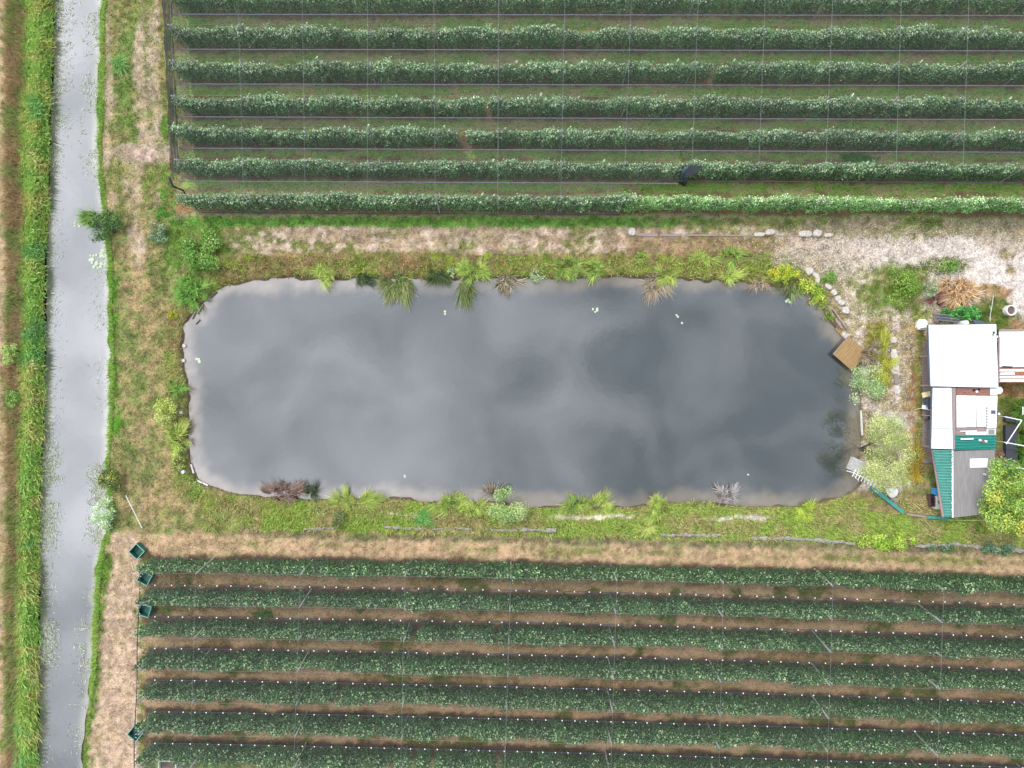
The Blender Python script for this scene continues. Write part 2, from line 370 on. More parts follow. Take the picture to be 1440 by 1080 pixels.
    lay(rt, S(128, 142, 62), 1, 0); lay(rt * band(py, 538, 556, 4), S(170, 118, 84), .5); lay(blob(1410, 650, 8, 20), S(176, 140, 120), .4)
    # lower bank of the pond and the straw track
    t_n = 745 + (px - 220) * 0.0225; t_s = 782 + (px - 220) * 0.021
    lb = sstep(268, 290, px) * sstep(688, 702, py) * (1 - sstep(-3, 3, py - t_n))
    lay(lb, S(158, 164, 84), 1, 0); lay(lb * sstep(.46, .6, n), S(138, 172, 66), 1); lay(lb * sstep(.52, .62, nf), S(184, 166, 112), .5); lay(lb * band(py, 690, 722, 6) * sstep(1120, 1170, px), S(186, 156, 116), .4)
    lay(lb * band(py, 724, 736, 4) * (blob(835, 725, 75, 7) + blob(1040, 728, 50, 5) + blob(570, 722, 50, 6)), S(232, 220, 200), 0, 1)
    lay(sstep(-3, 4, py - t_n) * (1 - sstep(-2, 3, py - t_s)) * sstep(160, 190, px), S(214, 180, 144), .35, .2)
    trk = sstep(0, 5, py - t_n) * (1 - sstep(-2, 3, py - t_s))
    lay(trk * sstep(.42, .6, nh) * band(py - t_n, 10, 22, 5) * sstep(220, 260, px), S(172, 162, 108), .8)
    lay(trk * sstep(.52, .66, nh) * .7, S(150, 152, 90), .8)
    lay(band(py - t_n, -2, 9, 3) * sstep(290, 360, px), S(152, 140, 108), .8)
    lw = sstep(742, 756, py) * (1 - sstep(192, 198, px))
    edge = 148 - (py - 742) * 0.092
    lay(lw * sstep(0, 6, px - edge), S(216, 186, 160), .2, .5)
    lay(lw * band(px - edge, -8, 10, 4), S(120, 152, 62), 1, 0)
    lay(lw * band(px - edge, 22, 30, 4) * sstep(.45, .6, nv), S(190, 172, 134), .5)
    lay(blob(245, 792, 26, 5), S(168, 146, 80), .8)
    # small-scale mottling of turf and bare straw everywhere
    q1 = fbm(X, Y, 1.1, 80, 4); q2 = fbm(X, Y, 1.3, 90, 4); q3 = fbm(X, Y, 2.2, 95, 3)
    mo = sstep(.50, .62, q1) * .55 * (1 - .7 * W); C = C * (1 - mo[..., None]) + S(196, 172, 128) * mo[..., None]
    mo = sstep(.50, .62, q2) * .55 * (1 - W) * np.clip(G * 1.6, .25, 1); C = C * (1 - mo[..., None]) + S(124, 150, 72) * mo[..., None]
    lay(east * band(py, 305, 319, 3) * (1 - sstep(860, 1000, px)) * .75, S(122, 172, 74), 1)
    lay(trk * (band(py - t_n, 7, 13, 3) + band(py - t_n, 22, 34, 4)) * .45, S(224, 192, 156), .3)
    C = C * (.76 + .5 * sstep(.3, .7, q3))[..., None]
    # soil under the rows
    ys = 540 - py
    for rows, s0 in ((TOPROWS, 0), (BOTROWS, 1)):
        for i, r in enumerate(rows):
            c = r[0] + r[1] * (px - 720) + r[2] * (px - 720) ** 2
            x0 = (243 + i * 2.6) if s0 == 0 else 203
            ins = sstep(x0 - 4, x0 + 6, px)
            if s0 == 0:
                hi = 24 if i < 6 else 12
                a = band(py - c, -26, hi, 2) * ins
                lay(a, S(194, 192, 134), .6, 0); lay(a * sstep(.36, .54, nh), S(166, 202, 104), .9); lay(a * sstep(.58, .7, nf) * .7, S(200, 168, 136), .3)
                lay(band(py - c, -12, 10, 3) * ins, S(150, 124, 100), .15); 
                lay(band(py - c, -22, -15, 3) * ins * sstep(.45, .6, nh), S(160, 130, 104), .3)
            else:
                lo = -22 if i else -10
                a = band(py - c, lo, 22, 2) * ins
                lay(a, S(206, 176, 136), .35, 0); lay(a * sstep(.48, .6, nh), S(170, 146, 100), .6); lay(a * sstep(.55, .65, nf) * .6, S(224, 178, 146), .3); lay(a * sstep(.60, .7, n), S(128, 132, 66), .8)
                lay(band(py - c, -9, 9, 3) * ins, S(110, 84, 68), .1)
    lay(blob(368, 862, 22, 7), S(100, 130, 52), 1); lay(blob(270, 272 + 20, 28, 5), S(180, 140, 104), .2)
    lay(blob(1205, 222, 22, 7), S(82, 140, 50), 1)
    far = sstep(60, 90, np.abs(X)) + sstep(45, 70, np.abs(Y))
    lay(far, S(112, 128, 66), .6, 0)
    return np.clip(C * (0.88 + 0.24 * nf[..., None]), 0, 0.75), G, W

fx = np.arange(-56, 56.01, 0.2); fy = np.arange(-43, 43.01, 0.2)
ext = np.array([60, 66, 75, 90, 120, 180, 300, 600, 1200, 2500, 5000])
gx = np.concatenate([-ext[::-1], fx, ext]); gy = np.concatenate([-ext[::-1] + 8, fy, ext - 8])
GX, GY = np.meshgrid(gx, gy)
GZ, D1, D2 = ground_z(GX, GY)
GC, GG, GW = paint(GX, GY)
bed = S(112, 98, 80); mud = S(52, 44, 36)
m = (1 - sstep(-0.1, 0.25, D1))[..., None]; GC = GC * (1 - m) + mud * m
m = (1 - sstep(-0.05, 0.3, D2))[..., None]; GC = GC * (1 - m) + bed * m
nx, ny = len(gx), len(gy)
V = np.stack([GX, GY, GZ], -1).reshape(-1, 3)
idx = np.arange(nx * ny).reshape(ny, nx)
F = np.stack([idx[:-1, :-1], idx[:-1, 1:], idx[1:, 1:], idx[1:, :-1]], -1).reshape(-1, 4)
C4 = np.concatenate([GC, GW[..., None]], -1).reshape(-1, 4)

gm = bpy.data.materials.new('ground_soil'); gm.use_nodes = True
N = gm.node_tree.nodes; L = gm.node_tree.links; p = N['Principled BSDF']
p.inputs['Roughness'].default_value = 0.95; p.inputs['Specular IOR Level'].default_value = 0.1
a = N.new('ShaderNodeAttribute'); a.attribute_name = 'Col'; co = N.new('ShaderNodeTexCoord')
nz = N.new('ShaderNodeTexNoise'); nz.inputs['Scale'].default_value = 6.5; nz.inputs['Detail'].default_value = 6; nz.inputs['Roughness'].default_value = 0.8
L.new(co.outputs['Object'], nz.inputs['Vector'])
mr = N.new('ShaderNodeMapRange'); mr.inputs['From Min'].default_value = .3; mr.inputs['From Max'].default_value = .7; mr.inputs['To Min'].default_value = .64; mr.inputs['To Max'].default_value = 1.32
L.new(nz.outputs['Fac'], mr.inputs['Value'])
vo = N.new('ShaderNodeTexVoronoi'); vo.inputs['Scale'].default_value = 5.5; L.new(co.outputs['Object'], vo.inputs['Vector'])
sp = N.new('ShaderNodeSeparateXYZ'); L.new(vo.outputs['Color'], sp.inputs[0])
mr2 = N.new('ShaderNodeMapRange'); mr2.inputs['To Min'].default_value = .68; mr2.inputs['To Max'].default_value = 1.4
L.new(sp.outputs[0], mr2.inputs['Value'])
mf = N.new('ShaderNodeMix'); L.new(a.outputs['Alpha'], mf.inputs['Factor']); mf.inputs['A'].default_value = 1.0; L.new(mr2.outputs[0], mf.inputs['B'])
mm = N.new('ShaderNodeMath'); mm.operation = 'MULTIPLY'; L.new(mr.outputs[0], mm.inputs[0]); L.new(mf.outputs['Result'], mm.inputs[1])
vs = N.new('ShaderNodeVectorMath'); vs.operation = 'SCALE'; L.new(a.outputs['Color'], vs.inputs[0]); L.new(mm.outputs[0], vs.inputs['Scale'])
L.new(vs.outputs[0], p.inputs['Base Color'])
bp = N.new('ShaderNodeBump'); bp.inputs['Strength'].default_value = .6; bp.inputs['Distance'].default_value = .08
L.new(nz.outputs['Fac'], bp.inputs['Height']); L.new(bp.outputs[0], p.inputs['Normal'])
link('ground', mesh_np('ground', V, F, gm, C4, True), kind='structure')

# ------------------------------------------------------------ water
def watermat(name, ior):
    m = bpy.data.materials.new(name); m.use_nodes = True
    N = m.node_tree.nodes; L = m.node_tree.links; p = N['Principled BSDF']
    a = N.new('ShaderNodeAttribute'); a.attribute_name = 'Col'; L.new(a.outputs['Color'], p.inputs['Base Color'])
    p.inputs['Roughness'].default_value = 0.035; p.inputs['IOR'].default_value = ior
    co = N.new('ShaderNodeTexCoord'); nz = N.new('ShaderNodeTexNoise'); nz.inputs['Scale'].default_value = 1.6; nz.inputs['Detail'].default_value = 4
    L.new(co.outputs['Object'], nz.inputs['Vector'])
    b = N.new('ShaderNodeBump'); b.inputs['Strength'].default_value = .05; b.inputs['Distance'].default_value = .05
    L.new(nz.outputs['Fac'], b.inputs['Height']); L.new(b.outputs[0], p.inputs['Normal'])
    return m
def water(name, poly, z, ior, deep, shore, dw, box):
    xs = np.arange(box[0], box[1], 0.3); ys = np.arange(box[2], box[3], 0.3)
    X, Y = np.meshgrid(xs, ys); d = poly_sd(X, Y, poly)
    n = fbm(X, Y, 0.5, 21, 4); nf = fbm(X, Y, 1.5, 23, 3); nl = fbm(X, Y, .08, 31, 3)
    t = 1 - sstep(0.15 * dw, dw, -d + (n - .5) * dw * 1.1)
    if name == 'pond_water': ew = sstep(-20, 8, X)[..., None]; shore = shore * (1 - ew) + S(134, 122, 106) * ew
    Cc = deep * (0.92 + 0.25 * nl[..., None]) * (1 - t[..., None]) + shore * (0.75 + 0.5 * nf[..., None]) * t[..., None]
    idx = np.arange(X.size).reshape(X.shape)
    Fq = np.stack([idx[:-1, :-1], idx[:-1, 1:], idx[1:, 1:], idx[1:, :-1]], -1).reshape(-1, 4)
    keep = d.ravel()[Fq].min(1) < 0.7
    me = mesh_np(name, np.stack([X, Y, np.full(X.shape, z)], -1).reshape(-1, 3), Fq[keep], watermat(name, ior), Cc.reshape(-1, 3), True)
    return link(name, me, kind='structure')
water('pond_water', POND, WP, 2.0, np.array([.036, .042, .045]), S(156, 144, 136), 1.9, (-34, 36, -13.5, 12))
water('ditch_water', DITCH, WD, 2.45, np.array([.085, .087, .088]), S(172, 166, 152), .9, (-50, -38, -46, 46))

# ------------------------------------------------------------ grass and ground cover
def blades_tri(base, h, w, lean, cols, dirn=None):
    n = len(base); a = RS.rand(n) * 2 * np.pi
    t = np.stack([np.cos(a), np.sin(a), np.zeros(n)], -1)
    b = RS.rand(n) * 2 * np.pi; ld = np.stack([np.cos(b), np.sin(b), np.zeros(n)], -1)
    if dirn is not None: ld = ld * 0.5 + dirn
    tip = base + ld * (h * lean)[:, None]; tip[:, 2] += h
    V = np.stack([base - t * (w / 2)[:, None], base + t * (w / 2)[:, None], tip], 1).reshape(-1, 3)
    Fx = np.arange(3 * n).reshape(-1, 3)
    return V, Fx, np.repeat(cols, 3, 0)
def scatter(name, n, xr, yr, dens, hfun, wid, lean, colfun, label, cat, dirn=None):
    X = RS.uniform(xr[0], xr[1], n); Y = RS.uniform(yr[0], yr[1], n)
    Cg, G, W = paint(X, Y); Z, d1, d2 = ground_z(X, Y)
    k = RS.rand(n) < dens(X, Y, G, d1, d2)
    X, Y, Z, Cg, d1, d2 = X[k], Y[k], Z[k], Cg[k], d1[k], d2[k]; m = len(X)
    h = hfun(X, Y, d1, d2) * RS.uniform(.6, 1.3, m)
    cols = colfun(X, Y, Cg)
    V, F_, C_ = blades_tri(np.stack([X, Y, Z - .02], -1), h, wid * RS.uniform(.6, 1.3, m), lean * RS.uniform(.4, 1.5, m), cols, dirn)
    link(name, mesh_np(name, V, F_, M['grass'], C_), label=label, cat=cat, kind='stuff'); print(name, m)
def jit(C_, lo=.75, hi=1.45, warm=.15):
    m = len(C_); g_ = C_.mean(1, keepdims=True); o = (g_ + (C_ - g_) * .88) * RS.uniform(lo, hi, (m, 1)); o[:, 0] *= 1 + RS.uniform(-warm, warm, m); return np.clip(o, 0, .7)
scatter('meadow_grass', 620000, (-53, 53), (-40, 40), lambda X, Y, G, d1, d2: np.where((d1 > .05) & (d2 > .05), np.clip(G * 1.05 + .08, 0, 1), 0),
        lambda X, Y, a, b: .10 + .16 * fbm(X, Y, .6, 40), .09, .9, lambda X, Y, Cg: jit(Cg, .8, 1.75),
        'short mixed green and straw coloured grass covering the ground round the pond', 'grass')
def reedcol(X, Y, Cg):
    n = fbm(X, Y, .35, 50, 4)[:, None]; px = 720 + X * 14
    g = S(160, 208, 88, 1.7) * n + S(138, 194, 88, 1.55) * (1 - n); y_ = S(200, 222, 104, 1.6)
    c = g + (y_ - g) * sstep(.52, .68, fbm(X, Y, .8, 52, 3))[:, None]
    dk = sstep(.6, .7, fbm(X, Y, .25, 57, 3))[:, None] * .8; c = c * (1 - dk * .7) + S(120, 172, 124, 1.15) * dk * .7
    return jit(c, .6, 1.4)
scatter('bank_reeds', 130000, (-50.5, -46), (-42, 42),
        lambda X, Y, G, d1, d2: np.where((d1 > -.05) & (720 + X * 14 > 29 + Y * .16 + 16 * (fbm(X, Y, .3, 44) - .5)), 1, 0) * 1.0,
        lambda X, Y, a, b: .3 + .55 * fbm(X, Y, .5, 41), .14, 1.3, reedcol,
        'dense bright green reeds along the west bank of the ditch', 'reeds', dirn=np.array([.35, -.1, 0]))
def browncol(X, Y, Cg):
    n = sstep(.42, .6, fbm(X, Y, .5, 61, 4))[:, None]
    return jit(S(178, 152, 112, 1.1) * (1 - n) + S(150, 160, 92, 1.1) * n, .6, 1.5)
scatter('tall_dry_weeds', 60000, (-51.6, -48.5), (-42, 42), lambda X, Y, G, d1, d2: np.where((720 + X * 14 < 34 + Y * .16 + 16 * (fbm(X, Y, .3, 44) - .5)) & (X > -51.0 + .5 * fbm(X, Y, .4, 3)), 1, 0),
        lambda X, Y, a, b: .4 + .6 * fbm(X, Y, .5, 41), .07, .6, browncol, 'tall brown and green weeds between the reeds and the west field', 'weeds')
def ebcol(X, Y, Cg):
    n = fbm(X, Y, .5, 55, 4)[:, None]; return jit(S(140, 194, 74, 1.05) * n + S(184, 206, 104, 1.0) * (1 - n), .65, 1.4)
scatter('bank_grass', 60000, (-42.5, -38), (-42, 42), lambda X, Y, G, d1, d2: np.where((d1 > 0) & (d1 < .75 + 1.1 * (fbm(X, Y, .25, 46) - .4)) & (X > -45), 1, 0),
        lambda X, Y, a, b: .3 + .35 * fbm(X, Y, .8, 41), .08, .7, ebcol, 'bright green grass fringe along the east bank of the ditch', 'grass', dirn=np.array([-.3, 0, 0]))
def pbcol(X, Y, Cg):
    n = sstep(.4, .62, fbm(X, Y, .45, 58, 4))[:, None]; return jit(S(176, 200, 84, 1.0) * n + S(190, 168, 112, 1.0) * (1 - n), .6, 1.4)
scatter('pond_bank_grass', 190000, (-35, 37), (-16, 13.4), lambda X, Y, G, d1, d2: np.where((d2 > .02) & (d2 < 1.9 + 1.2 * (fbm(X, Y, .3, 46) - .5)) & (X < 34.2), .8, 0) * sstep(.2, .5, G) * sstep(.3, .42, fbm(X, Y, .7, 47)),
        lambda X, Y, a, b: .22 + .3 * fbm(X, Y, .8, 41), .08, .8, pbcol, 'yellow green and dry grass growing round the rim of the pond', 'grass')
def south(X, Y): px = 720 + X * 14; py = 540 - Y * 14; return (py > 700) & (py < 741 + (px - 220) * .0225) & (px > 285)
def sbcol(X, Y, Cg):
    n = sstep(.38, .58, fbm(X, Y, .4, 68, 4))[:, None]; return jit(S(172, 202, 84, 1.1) * n + S(194, 184, 122, 1.1) * (1 - n), .6, 1.4)
scatter('lower_bank_grass', 110000, (-31, 51), (-16.5, -11.3), lambda X, Y, G, d1, d2: np.where(south(X, Y) & (d2 > .1), .85, 0) * sstep(.15, .6, G) * sstep(.3, .45, fbm(X, Y, .6, 77)),
        lambda X, Y, a, b: .2 + .3 * fbm(X, Y, .8, 41), .08, .8, sbcol, 'lush yellow green grass between the pond and the lower track', 'grass')
scatter('loose_straw', 420000, (-53, 53), (-40, 26), lambda X, Y, G, d1, d2: np.where((d1 > .8) & (d2 > .3) & (G < .55), .75, 0) * np.where(((540 - Y * 14 > 300) & (540 - Y * 14 < 783 + .02 * (X * 14 + 500))) | (X < -38), 1, 0),
        lambda X, Y, a, b: .04 + 0 * X, .07, 4.5, lambda X, Y, Cg: jit(Cg, .85, 1.75, .06), 'loose pale straw and mown stalks lying on the tracks', 'straw')
# floating weeds at the ditch edges
n = 190000; X = RS.uniform(-48.5, -39, n); Y = RS.uniform(-40, 40, n); d = poly_sd(X, Y, DITCH); py = 540 - Y * 14
dn = sstep(.44, .56, fbm(X, Y, .5, 71, 4)) * (sstep(-2.6, -.3, d) * (d < 0)) * (.06 + .9 * (sstep(610, 660, py) * (1 - sstep(750, 790, py))) + .8 * (sstep(870, 890, py) * (1 - sstep(930, 950, py))) + .22 * (1 - sstep(180, 280, py)))
k = RS.rand(n) < dn; X, Y = X[k], Y[k]; m_ = len(X)
V_, F_, C_ = blades_tri(np.stack([X, Y, np.full(m_, WD + .01)], -1), np.full(m_, .10), RS.uniform(.05, .10, m_), RS.uniform(2.5, 7, m_), jit(np.where(RS.rand(m_, 1) < .55, S(186, 194, 150, .85)[None], S(228, 230, 208, 1.1)[None]), .6, 1.3), np.array([.15, .2, 0]))
link('floating_weed', mesh_np('floating_weed', V_, F_, M['grass'], C_), label='pale wisps of water weed along both edges of the ditch', cat='water weed', kind='stuff')
# pebbles
n = 150000; X = RS.uniform(20, 53, n); Y = RS.uniform(-15, 17, n); _, _, W = paint(X, Y); Z, d1, d2 = ground_z(X, Y)
k = (RS.rand(n) < W ** 2 * .8) & (d2 > .1); X, Y, Z = X[k], Y[k], Z[k]; m_ = len(X); s = RS.uniform(.03, .085, m_)
a = RS.rand(m_) * 6.28
base = [np.stack([X + np.cos(a + t) * s, Y + np.sin(a + t) * s * .8, Z - .01], -1) for t in (0, 2.1, 4.2)] + [np.stack([X, Y, Z + s * .7], -1)]
Vp = np.stack(base, 1).reshape(-1, 3); b = np.arange(m_)[:, None] * 4
Fp = np.concatenate([b + np.array([0, 1, 3]), b + np.array([1, 2, 3]), b + np.array([2, 0, 3])])
cp = np.repeat(S(240, 228, 218, .8)[None] * RS.uniform(.5, 1.2, (m_, 1)), 4, 0)
link('gravel', mesh_np('gravel', Vp, Fp, M['gravel'], cp), label='whitish gravel and stone chips strewn over the yard and the path', cat='gravel', kind='stuff')

# ------------------------------------------------------------ orchards
ORD = ['first', 'second', 'third', 'fourth', 'fifth', 'sixth', 'seventh', 'eighth', 'ninth', 'tenth', 'eleventh', 'twelfth', 'thirteenth', 'fourteenth']
def quads(cen, nrm, size, asp, cols):
    n = len(cen); r = RS.normal(size=(n, 3)); u = np.cross(nrm, r); u /= np.linalg.norm(u, axis=1)[:, None] + 1e-9
    w = np.cross(nrm, u); w /= np.linalg.norm(w, axis=1)[:, None] + 1e-9
    u = u * (size / 2)[:, None]; w = w * (size * asp / 2)[:, None]
    V = np.stack([cen - u, cen - w, cen + u, cen + w], 1).reshape(-1, 3)
    return V, np.arange(4 * n).reshape(-1, 4), np.repeat(cols, 4, 0)
def crown_mesh(i, base, pale, palef, hgt=3.1, nleaf=1300, hw=.55):
    n = nleaf; nb = 26
    bx = RS.uniform(-.62, .62, nb); bz = RS.uniform(.5, hgt, nb); bw = hw * (1 - .52 * (bz / hgt) ** 2)
    by = RS.uniform(-1, 1, nb) * bw
    k = RS.randint(0, nb, n); sg = RS.normal(size=(n, 3)) * np.array([.19, .13, .24])
    c = np.stack([bx[k], by[k], bz[k]], -1) + sg
    # fill, and shoots standing up at the top
    f = RS.rand(n) < .45; zf = RS.uniform(.35, hgt - .15, n); yf = RS.uniform(-1, 1, n) * hw * (1 - .5 * (zf / hgt) ** 2)
    c[f] = np.stack([RS.uniform(-.65, .65, n), yf, zf], -1)[f]
    sh = RS.rand(n) < .07; sx = RS.uniform(-.6, .6, 7); kk = RS.randint(0, 7, n)
    c[sh] = np.stack([sx[kk] + RS.normal(size=n) * .04, RS.normal(size=n) * .1, hgt + RS.uniform(-.2, .45, n)], -1)[sh]
    c[:, 2] = np.clip(c[:, 2], .25, hgt + .5)
    out = np.stack([c[:, 0] * .3, c[:, 1] * 1.4, (c[:, 2] - hgt * .35) * .45], -1); nr = out + RS.normal(size=(n, 3)) * .55 + np.array([0, 0, .35])
    nr /= np.linalg.norm(nr, axis=1)[:, None]
    cols = np.tile(base, (n, 1)) * RS.uniform(.4, 1.75, (n, 1)) * (.75 + .5 * RS.rand(nb))[k][:, None]; cols[:, 0] *= RS.uniform(.8, 1.3, n)
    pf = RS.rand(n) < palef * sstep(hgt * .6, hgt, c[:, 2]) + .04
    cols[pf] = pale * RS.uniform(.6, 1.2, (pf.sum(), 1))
    V_, F_, C_ = quads(c, nr, RS.uniform(.11, .25, n), .6, cols)
    return mesh_np('crown', V_, F_, M['leaf'], C_)
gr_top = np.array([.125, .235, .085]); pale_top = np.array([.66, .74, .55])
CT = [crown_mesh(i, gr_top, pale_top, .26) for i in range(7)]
CT_LIT = [crown_mesh(i, np.array([.17, .34, .10]), np.array([.70, .78, .52]), .22) for i in range(5)]  # brighter crown copies: open light outside the net is put into leaf colour
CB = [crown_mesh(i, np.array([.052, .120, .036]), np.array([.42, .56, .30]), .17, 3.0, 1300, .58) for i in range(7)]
tk = MB().tube([(0, 0, -.1), (.03, .02, 1.0), (-.02, 0, 1.9), (0, 0, 2.7)], .05, 6, .015).mesh('trunk', M['bark'], True)
def tree_row(row, xa, xb, crowns, label, group, gaps=(), fresh=None):  # fresh: start x and crown set with un-netted light in its colour
    t = empty('fruit_tree_row', (xa, float(row_y(row, xa)), 0), label=label, cat='tree row', group=group)
    X = xa; x0, y0 = xa, float(row_y(row, xa))
    while X < xb:
        px = 720 + X * 14
        if not any(a < px < b for a, b in gaps):
            y = float(row_y(row, X)) + random.uniform(-.06, .06)
            if random.random() < .012: X += .7; continue
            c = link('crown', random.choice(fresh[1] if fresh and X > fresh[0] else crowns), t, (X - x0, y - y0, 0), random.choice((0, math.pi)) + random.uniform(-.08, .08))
            wv = .06 * math.sin(X * .31 + y0) + .05 * math.sin(X * .87 + 2 * y0)
            c.scale = (1.03, random.uniform(.8, 1.15) + wv, random.uniform(.86, 1.08) + wv)
            link('trunk', tk, c)
        X += 1.18 + random.uniform(-.05, .05)
    return t
RZ, SZ = 4.0, 2.65
clip_me = MB().box(-.048, .048, -.048, .048, -.03, .03).mesh('clip', M['clip'])
post_me = MB().box(-.05, .05, -.05, .05, -.2, 4.0).mesh('shaft', M['concrete'])
cap_me = MB().box(-.055, .055, -.055, .055, 4.0, 4.05).mesh('cap', M['steel'])
def post(loc, label, group, tilt=None):
    if tilt is None:
        s_ = -1 if loc[1] > 0 else 1; d_ = random.uniform(.3, .6); loc = (loc[0], loc[1] + s_ * d_, 0); tilt = (s_ * math.atan(d_ / 4.0), 0, 0)
    t = empty('concrete_post', loc, label=label, cat='post', group=group)
    if tilt: t.rotation_euler = tilt
    link('shaft', post_me, t); link('cap', cap_me, t)
def net_strip(rc, ra, rb, xa, xb, mt, za, zb, label, group, clips, cordmat, cord_r, clipxs=None, ea=None, eb=None):
    """net hung on the ridge over row rc; outer edges at line ra (north) and rb (south) with heights za, zb"""
    t = empty('hail_net', (xa, float(row_y(rc, xa)), 0), label=label, cat='net', group=group); o = Vector(t.location)
    for side, (ln, ze) in enumerate(((ra, za), (rb, zb))):
        if ln is None: continue
        n = int((xb - xa) / 0.9) + 1; xs = np.linspace(xa, xb, n); V_ = []; K = 6
        for j, x in enumerate(xs):
            yr = float(row_y(rc, x)); ye = float(ln(x)) + (.015 if side == 0 else -.015) * -1
            for k in range(K):
                s_ = k / (K - 1); sag = -.16 * math.sin(math.pi * s_) * (1 + .3 * math.sin(x * .9))
                wob = .02 * math.sin(x * 2.3 + k)
                V_.append((x - o.x, yr + (ye - yr) * s_ - o.y, RZ + (ze - RZ) * s_ + sag + wob * (0 < k)))
        F_ = [(j * K + k, (j + 1) * K + k, (j + 1) * K + k + 1, j * K + k + 1) for j in range(n - 1) for k in range(K - 1)]
        link('net_panel', mesh_np('net_panel', V_, F_, mt, None, True), t)
    rx = np.linspace(xa, xb, 24)
    MB().tube([(x - o.x, float(row_y(rc, x)) - o.y, RZ + .03) for x in rx], .006, 4).put('ridge_wire', M['steel'], t)
    if rb is not None:
        sx = np.linspace(xa, xb, 60)
        MB().tube([(x - o.x, float(rb(x)) - o.y, zb + .02 * math.sin(x * 2.3)) for x in sx], cord_r, 5).put('seam_cord', cordmat, t)
        if clips:
            x = xa + .8
            while x < xb:
                link('clip', clip_me, t, (x - o.x, float(rb(x)) - o.y, zb + cord_r + .02), random.uniform(0, 1)); x += 1.38 + random.uniform(-.34, .34)
    return t
XE = 55.0
# upper orchard
for i, r in enumerate(TOPROWS):
    xa = (252 + i * 2.2 - 720) / 14.45
    tree_row(r, xa, XE, CT, 'long hedge-like row of fruit trees, %s from the top in the upper orchard' % ORD[i], 'fruit tree rows of the upper orchard', ((645, 657),) if i == 4 else (), (10.8, CT_LIT) if i == 6 else None)
def midline(a, b): return lambda x: (row_y(a, x) + row_y(b, x)) / 2
def off(a, d): return lambda x: row_y(a, x) + d
def leftX(i): return (232 + i * 2.4 - 720) / 960 * (H - RZ)
x875 = (876 - 720) / 14.6; x955 = (955 - 720) / 14.6
for i, r in enumerate(TOPROWS):
    ra = midline(TOPROWS[i - 1], r) if i else off(r, 1.7)
    lab = 'grey hail net strip stretched over the %s tree row of the upper orchard' % ORD[i]
    if i < 5:
        net_strip(r, ra, midline(r, TOPROWS[i + 1]), leftX(i), XE, M['net_grey'], SZ, SZ, lab, 'hail nets of the upper orchard', False, M['greycord'], .05)
    elif i == 5:
        net_strip(r, ra, midline(r, TOPROWS[6]), leftX(i), x955, M['net_grey'], SZ, SZ, 'grey hail net strip over the sixth row, left part ending at the bunched net', 'hail nets of the upper orchard', False, M['greycord'], .05)
        net_strip(r, ra, off(r, -.95), x955 + .3, XE, M['net_grey'], SZ, 1.2, 'grey hail net edge draped down the sixth row right of the bunched net', 'hail nets of the upper orchard', False, M['greycord'], .04)
    else:
        net_strip(r, ra, off(r, -.85), leftX(i) + .9, x875, M['net_grey'], SZ, .5, 'grey hail net draped over the left part of the lowest upper row', 'hail nets of the upper orchard', False, M['cord'], .04)
top_cab = [(238, 250), (334, 342), (425, 429), (517, 517), (610, 612), (701, 700), (795, 789), (889, 878), (983, 972), (1077, 1066), (1172, 1160), (1268, 1259), (1363, 1353), (1458, 1447)]
def cab_x(c, y, ya, yb): return c[0] + (c[1] - c[0]) * (y - ya) / (yb - ya)
for j, c in enumerate(top_cab):
    pts = []
    last = 6 if c[0] < 880 else 5
    for i, r in enumerate(TOPROWS[:last + 1]):
        # ridge of row i as seen
        gy_ = 0
        X = (cab_x(c, r[0], 0, 270) - 720) / 960 * (H - RZ); Y = float(row_y(r, X)); pts.append((X, Y, RZ + .07))
        post((X, Y, 0), 'grey concrete post in the %s upper row from the top, %s from the left' % (ORD[i], ORD[j]), 'concrete posts of the upper orchard')
    pts.insert(0, (pts[0][0] - (pts[1][0] - pts[0][0]), pts[0][1] + 3.3, RZ + .07))
    MB().tube(pts, .010, 4).put('support_cable', M['steel'], label='thin steel cable crossing the upper orchard rows, %s from the left' % ORD[j], cat='cable', group='cables across the upper orchard')
# posts of the un-netted lowest row
for j, px in enumerate((876, 1150)):
    X = (px - 720) / 14.6; post((X, float(row_y(TOPROWS[6], X)), 0), ('grey post at the torn net corner of the lowest upper row', 'grey post leaning in the uncovered right part of the lowest upper row')[j], 'concrete posts of the upper orchard')
# hanging side net on the left edge
t = empty('side_net', (leftX(0), 0, 0), label='dark side net hanging along the left edge of the upper orchard', cat='net')
def curtain(name, z0, z1, inset0, inset1, mt, ya=42.0, yb=None):
    yb = float(row_y(TOPROWS[5], -33)) - 1.0 if yb is None else yb
    ys = np.linspace(ya, yb, 50); V_ = []
    for y in ys:
        i = (540 - y * 14) / 47.0; x = leftX(max(i, -4))
        for k in range(4):
            s_ = k / 3; V_.append((x + inset0 + (inset1 - inset0) * s_ + .06 * math.sin(y * 1.7 + k) - t.location.x, y, z0 + (z1 - z0) * s_))
    F_ = [(j * 4 + k, (j + 1) * 4 + k, (j + 1) * 4 + k + 1, j * 4 + k + 1) for j in range(49) for k in range(3)]
    link(name, mesh_np(name, V_, F_, mt, None, True), t)
curtain('upper_curtain', RZ + .02, 2.3, -.35, -.30, M['net_side']); curtain('lower_curtain', 2.3, .1, -.30, .05, M['net_light'])
MB().tube([(leftX(0) - .35 - t.location.x - 0 + (leftX(1) - leftX(0)) * k * .62, 42 - k * 2.05, RZ + .05) for k in range(12)], .03, 5).put('edge_cord', M['cord'], t)
# corner fold
MB().tube([P(238, 250, 4), P(243, 262, 3), P(258, 268, 1.6), P(264, 280, .4)], .14, 6, .06).put('corner_fold', M['cord'], None, True, label='black bunched net corner hanging at the left end of the upper orchard', cat='net')
